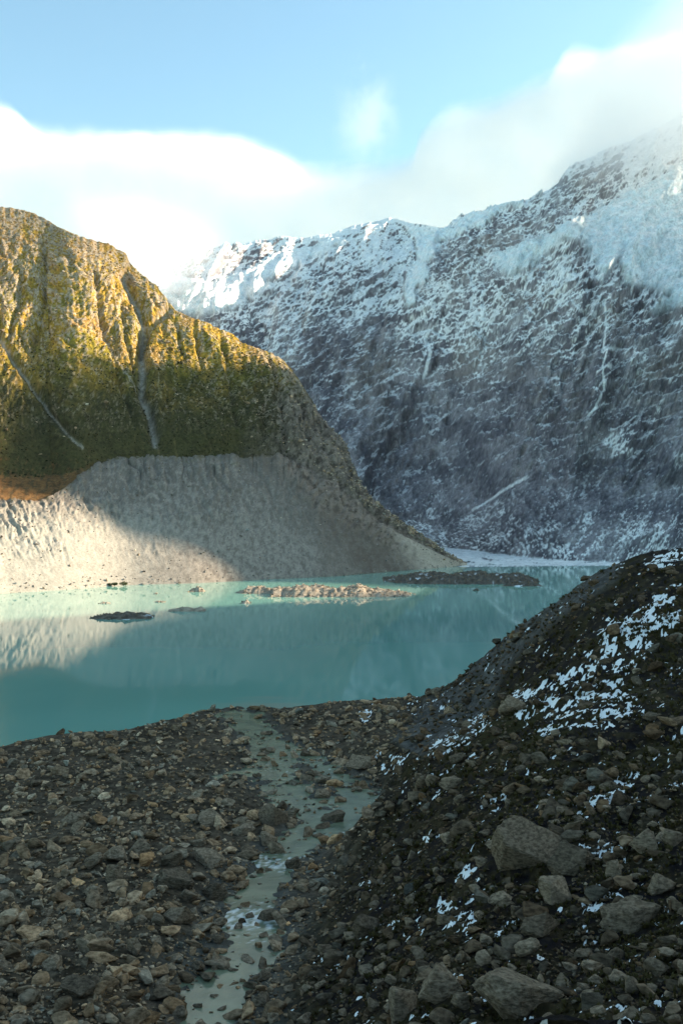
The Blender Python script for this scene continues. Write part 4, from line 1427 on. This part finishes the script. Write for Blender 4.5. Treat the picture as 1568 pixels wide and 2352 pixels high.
islet(618, 985, 1372, 28, 40, "largest sunlit tan rubble islet in the middle of the lake", 11, 1.0, False, 2.0, -0.25)
islet(528, 645, 1364, 19, 22, "flatter tan rubble islet touching the left end of the largest one", 12, 0.9, False, 2.0, 0.3)
islet(186, 346, 1423, 15, 18, "dark pointed rubble islet nearest the camera at the left", 13, 1.0, True, 1.4, 0.15)
islet(372, 472, 1405, 10, 9, "thin low rubble bar right of the dark pointed islet", 14, 0.8, False, 1.2, 0.2)
islet(549, 577, 1387, 9, 6, "tiny cluster of pale stones left of the largest islet", 15, 2.0, False, 1.8)
islet(428, 474, 1360, 11, 9, "small pale stone islet left of the flatter tan islet", 16, 1.6, False, 2.0)
islet(222, 256, 1387, 4, 5, "very small low tan stone bar near the left shore", 17, 1.2, False, 1.2)
islet(348, 382, 1384, 4, 5, "very small pale stone bar above the thin low rubble bar", 18, 1.2, False, 1.4)
islet(350, 362, 1365, 3, 4, "single tiny stone heap just off the far left shore", 19, 2.0, False, 1.2)
islet(862, 1260, 1342, 27, 90, "long dark rubble spit below the end of the moraine wall", 20, 0.6, True, 1.6, 0.1)
islet(1150, 1255, 1347, 11, 12, "small dark rubble bar in front of the long spit", 21, 1.0, True, 1.6)
islet(1084, 1102, 1357, 4, 4, "lone small dark rock in the lake off the long spit", 22, 2.0, True, 1.6)


# ---------------------------------------------------------------- shrubs on the far shore
def leaf_clump(name, centre, rx, rz, n, leaf, mat, seed, label):
    r = np.random.default_rng(seed)
    dirs = r.normal(size=(n, 3))
    dirs /= np.linalg.norm(dirs, axis=1)[:, None]
    rad = r.random(n) ** 0.4
    p = dirs * rad[:, None] * np.array((rx, rx * 0.8, rz)) + np.array((0, 0, rz * 0.8))
    p[:, 2] = np.abs(p[:, 2])
    a = r.normal(size=(n, 3))
    b = r.normal(size=(n, 3))
    a /= np.linalg.norm(a, axis=1)[:, None]
    b = np.cross(a, b)
    b /= np.linalg.norm(b, axis=1)[:, None]
    s = leaf * r.uniform(0.6, 1.3, n)[:, None]
    V = np.stack([p - a * s, p + b * s * 0.5, p + a * s, p - b * s * 0.5], 1).reshape(-1, 3)
    root = bpy.data.objects.new(name, None)
    root.location = centre
    scene.collection.objects.link(root)
    tag(root, label, "shrub", "shrubs on the far shore")
    add_obj("foliage", mesh_from("foliage", V, np.arange(4 * n).reshape(n, 4), False), mat, root)
    st = NTMAT_STEM
    VV, FF, off = [], [], 0
    for k in range(4):
        ang = k * 1.6
        top = np.array((math.cos(ang) * rx * 0.4, math.sin(ang) * rx * 0.4, rz))
        ring = [np.array((math.cos(q), math.sin(q), 0)) for q in np.arange(5) * 2 * math.pi / 5]
        VV += [g * 0.12 - np.array((0, 0, 0.4)) for g in ring] + [top + g * 0.04 for g in ring]
        FF += [[off + q, off + (q + 1) % 5, off + 5 + (q + 1) % 5, off + 5 + q] for q in range(5)]
        off += 10
    add_obj("stem", mesh_from("stem", np.array(VV), np.array(FF), True), st, root)


t = NT("shrub_leaf")
t.principled(t.mix(t.noise(t.n("ShaderNodeNewGeometry").outputs['Position'], 2.0, 3), (0.055, 0.062, 0.018), (0.12, 0.115, 0.035)), 0.8)
MAT_LEAF = t.mat
t = NT("shrub_stem")
t.principled((0.06, 0.045, 0.03), 0.9)
NTMAT_STEM = t.mat
for k, (sx, sy, sr, lb) in enumerate([(284, 1343, 2.6, "rightmost and largest dark green shrub at the foot of the moraine wall"),
                                      (264, 1346, 1.9, "middle dark green shrub at the foot of the moraine wall"),
                                      (252, 1344, 1.4, "leftmost and smallest shrub at the foot of the moraine wall")]):
    dd = CAM_H * F / (1347 - CY) + 1.5
    leaf_clump("shrub", ((sx - CX) / F * dd, dd, 0.7), sr * 1.15, sr * 0.55, 300, 0.42, MAT_LEAF, 900 + k, lb)


# ================================================================ CLOUDS
def cloud_bank(name, label, top, bottom, yr, density, amp, soft, nscale, bsoft=1.6, dens_x=None, pad=0.5, step=1.0, detail=5, fade=0.07, tint=(0.985, 0.985, 0.985)):
    """A closed body of vapour: its skin follows a top and a bottom outline (pairs x, z), its density thins out towards the skin and billows."""
    xs = sorted(set([p[0] for p in top] + [p[0] for p in bottom]))
    xs = np.array(sorted(set(list(np.linspace(xs[0], xs[-1], 40)) + xs)))
    zt, zb = curve(top, xs), curve(bottom, xs)
    x0, x1 = xs[0], xs[-1]
    y0, y1 = yr
    yc, yw = 0.5 * (y0 + y1), 0.5 * (y1 - y0)
    z0, z1 = float(zb.min()) - amp, float(zt.max()) + amp
    n = len(xs)
    V = []
    for y, sgn in ((y0, 0), (y1, 0)):
        V += [(a, y, b) for a, b in zip(xs, zb - amp * pad * 0.6)] + [(a, y, b) for a, b in zip(xs, zt + amp * pad)]
    Fc = []
    for i in range(n - 1):
        fb, ft, bb, bt = i, n + i, 2 * n + i, 3 * n + i
        Fc += [[fb, fb + 1, ft + 1, ft], [bb + 1, bb, bt, bt + 1], [ft, ft + 1, bt + 1, bt], [fb + 1, fb, bb, bb + 1]]
    Fc += [[0, n, 3 * n, 2 * n], [n - 1, 3 * n - 1, 4 * n - 1, 2 * n - 1]]
    me = mesh_from(name, np.array(V), np.array(Fc), False)
    t = NT(name + "_vapour")
    pos = t.n("ShaderNodeNewGeometry").outputs['Position']
    sep = t.n("ShaderNodeSeparateXYZ")
    t.link(pos, sep.inputs[0])
    xn = t.math('DIVIDE', t.math('SUBTRACT', sep.outputs[0], x0), x1 - x0, clamp=True)

    def profile(pts, lo, hi):
        fc = t.n("ShaderNodeFloatCurve")
        c = fc.mapping.curves[0]
        pp = [((a - x0) / (x1 - x0), (b - lo) / (hi - lo)) for a, b in pts]
        while len(c.points) < len(pp):
            c.points.new(0.5, 0.5)
        for q, (a, b) in zip(c.points, pp):
            q.location = (a, b)
            q.handle_type = 'AUTO_CLAMPED'
        fc.mapping.update()
        t.link(xn, fc.inputs[1])
        return t.math('MULTIPLY_ADD', fc.outputs[0], hi - lo, lo)
    nz = t.math('SUBTRACT', t.noise(pos, nscale, detail, 0.6), 0.5)
    up = t.math('SUBTRACT', t.math('ADD', profile(top, z0, z1), t.math('MULTIPLY', nz, amp)), sep.outputs[2])
    dn = t.math('SUBTRACT', sep.outputs[2], t.math('ADD', profile(bottom, z0, z1), t.math('MULTIPLY', nz, amp * 0.7)))
    fu = t.ramp(up, 0.0, soft)
    fd = t.ramp(dn, 0.0, soft * bsoft)
    yy = t.math('ABSOLUTE', t.math('SUBTRACT', sep.outputs[1], yc))
    fy = t.ramp(t.math('ADD', yy, t.math('MULTIPLY', nz, yw * 0.8)), yw, yw * 0.35)
    xa = t.ramp(t.math('ADD', xn, t.math('MULTIPLY', nz, fade)), 0.0, fade)
    xb = t.ramp(t.math('ADD', xn, t.math('MULTIPLY', nz, fade)), 1.0, 1.0 - fade)
    dens = t.math('MULTIPLY', t.math('MULTIPLY', t.math('MULTIPLY', fu, fd), t.math('MULTIPLY', fy, density)), t.math('MULTIPLY', xa, xb))
    if dens_x:
        dens = t.math('MULTIPLY', dens, profile(dens_x, 0.0, 1.0))
    v = t.n("ShaderNodeVolumePrincipled")
    v.inputs['Color'].default_value = (*tint, 1)
    v.inputs['Anisotropy'].default_value = 0.0
    t.link(dens, v.inputs['Density'])
    t.link(v.outputs[0], t.out.inputs['Volume'])
    o = add_obj(name, me, t.mat)
    tag(o, label, "cloud", "clouds over the mountains")
    t.mat.cycles.volume_step_rate = step
    return o


def prof(pts, d):
    return [((a - CX) / F * d, CAM_H - (b - CY) / F * d) for a, b in pts]


YB = 3750.0
cloud_bank("cloud_bank", "broad white cloud bank filling the sky behind the mountains",
           prof([(-1100, 180), (-300, 190), (0, 232), (40, 245), (90, 290), (250, 300), (420, 300), (560, 318), (640, 340), (740, 378), (840, 375), (940, 352), (968, 300), (1050, 245), (1180, 205),
                 (1260, 165), (1310, 118), (1370, 122), (1450, 100), (1568, 72), (2200, 20)], YB),
           prof([(-1100, 760), (2200, 760)], YB), (3620, 3900), 0.0105, 110, 60, 0.0062, bsoft=4.0, step=0.5,
           dens_x=[((a - CX) / F * YB, b) for a, b in ((-1100, 0.8), (500, 0.8), (800, 0.9), (2200, 1.0))])
cloud_bank("mist", "grey mist hiding the summit at the upper right of the snowy mountain",
           prof([(1220, 400), (1320, 220), (1450, 110), (1568, 60), (2000, 0)], 1700), prof([(1220, 520), (1320, 550), (1450, 560), (1568, 540), (2000, 500)], 1700), (1250, 2050),
           0.0056, 170, 140, 0.007, bsoft=1.6)
cloud_bank("valley_mist", "white mist spilling over the far left end of the snowy ridge",
           prof([(200, 470), (330, 460), (430, 480), (520, 520), (600, 560)], 2000), prof([(200, 740), (330, 720), (430, 660), (520, 610), (600, 590)], 2000), (1750, 2250),
           0.006, 110, 90, 0.008, bsoft=1.2)
cloud_bank("wisp_cloud", "small torn wisp of cloud alone in the blue gap",
           prof([(745, 250), (790, 200), (850, 170), (900, 190), (940, 250)], 3750), prof([(745, 340), (790, 375), (850, 380), (900, 360), (940, 320)], 3750), (3600, 3900),
           0.0014, 640, 150, 0.010, bsoft=1.0, fade=0.45)


# ---------------------------------------------------------------- the valley's air
def build_haze():
    x0, x1, y0, y1, z0, z1 = -4520.0, 4520.0, -2620.0, 3210.0, -40.0, 1140.0
    V = np.array([(x, y, z) for z in (z0, z1) for y in (y0, y1) for x in (x0, x1)])
    Fc = np.array([[0, 2, 3, 1], [4, 5, 7, 6], [0, 1, 5, 4], [2, 6, 7, 3], [0, 4, 6, 2], [1, 3, 7, 5]])
    t = NT("valley_air")
    v = t.n("ShaderNodeVolumePrincipled")
    v.inputs['Color'].default_value = (0.93, 0.96, 1.0, 1)
    v.inputs['Density'].default_value = 0.000014
    v.inputs['Anisotropy'].default_value = 0.0
    t.link(v.outputs[0], t.out.inputs['Volume'])
    o = add_obj("haze", mesh_from("haze", V, Fc, False), t.mat)
    o["kind"] = "stuff"
    o["label"] = "thin pale haze filling the valley"


build_haze()
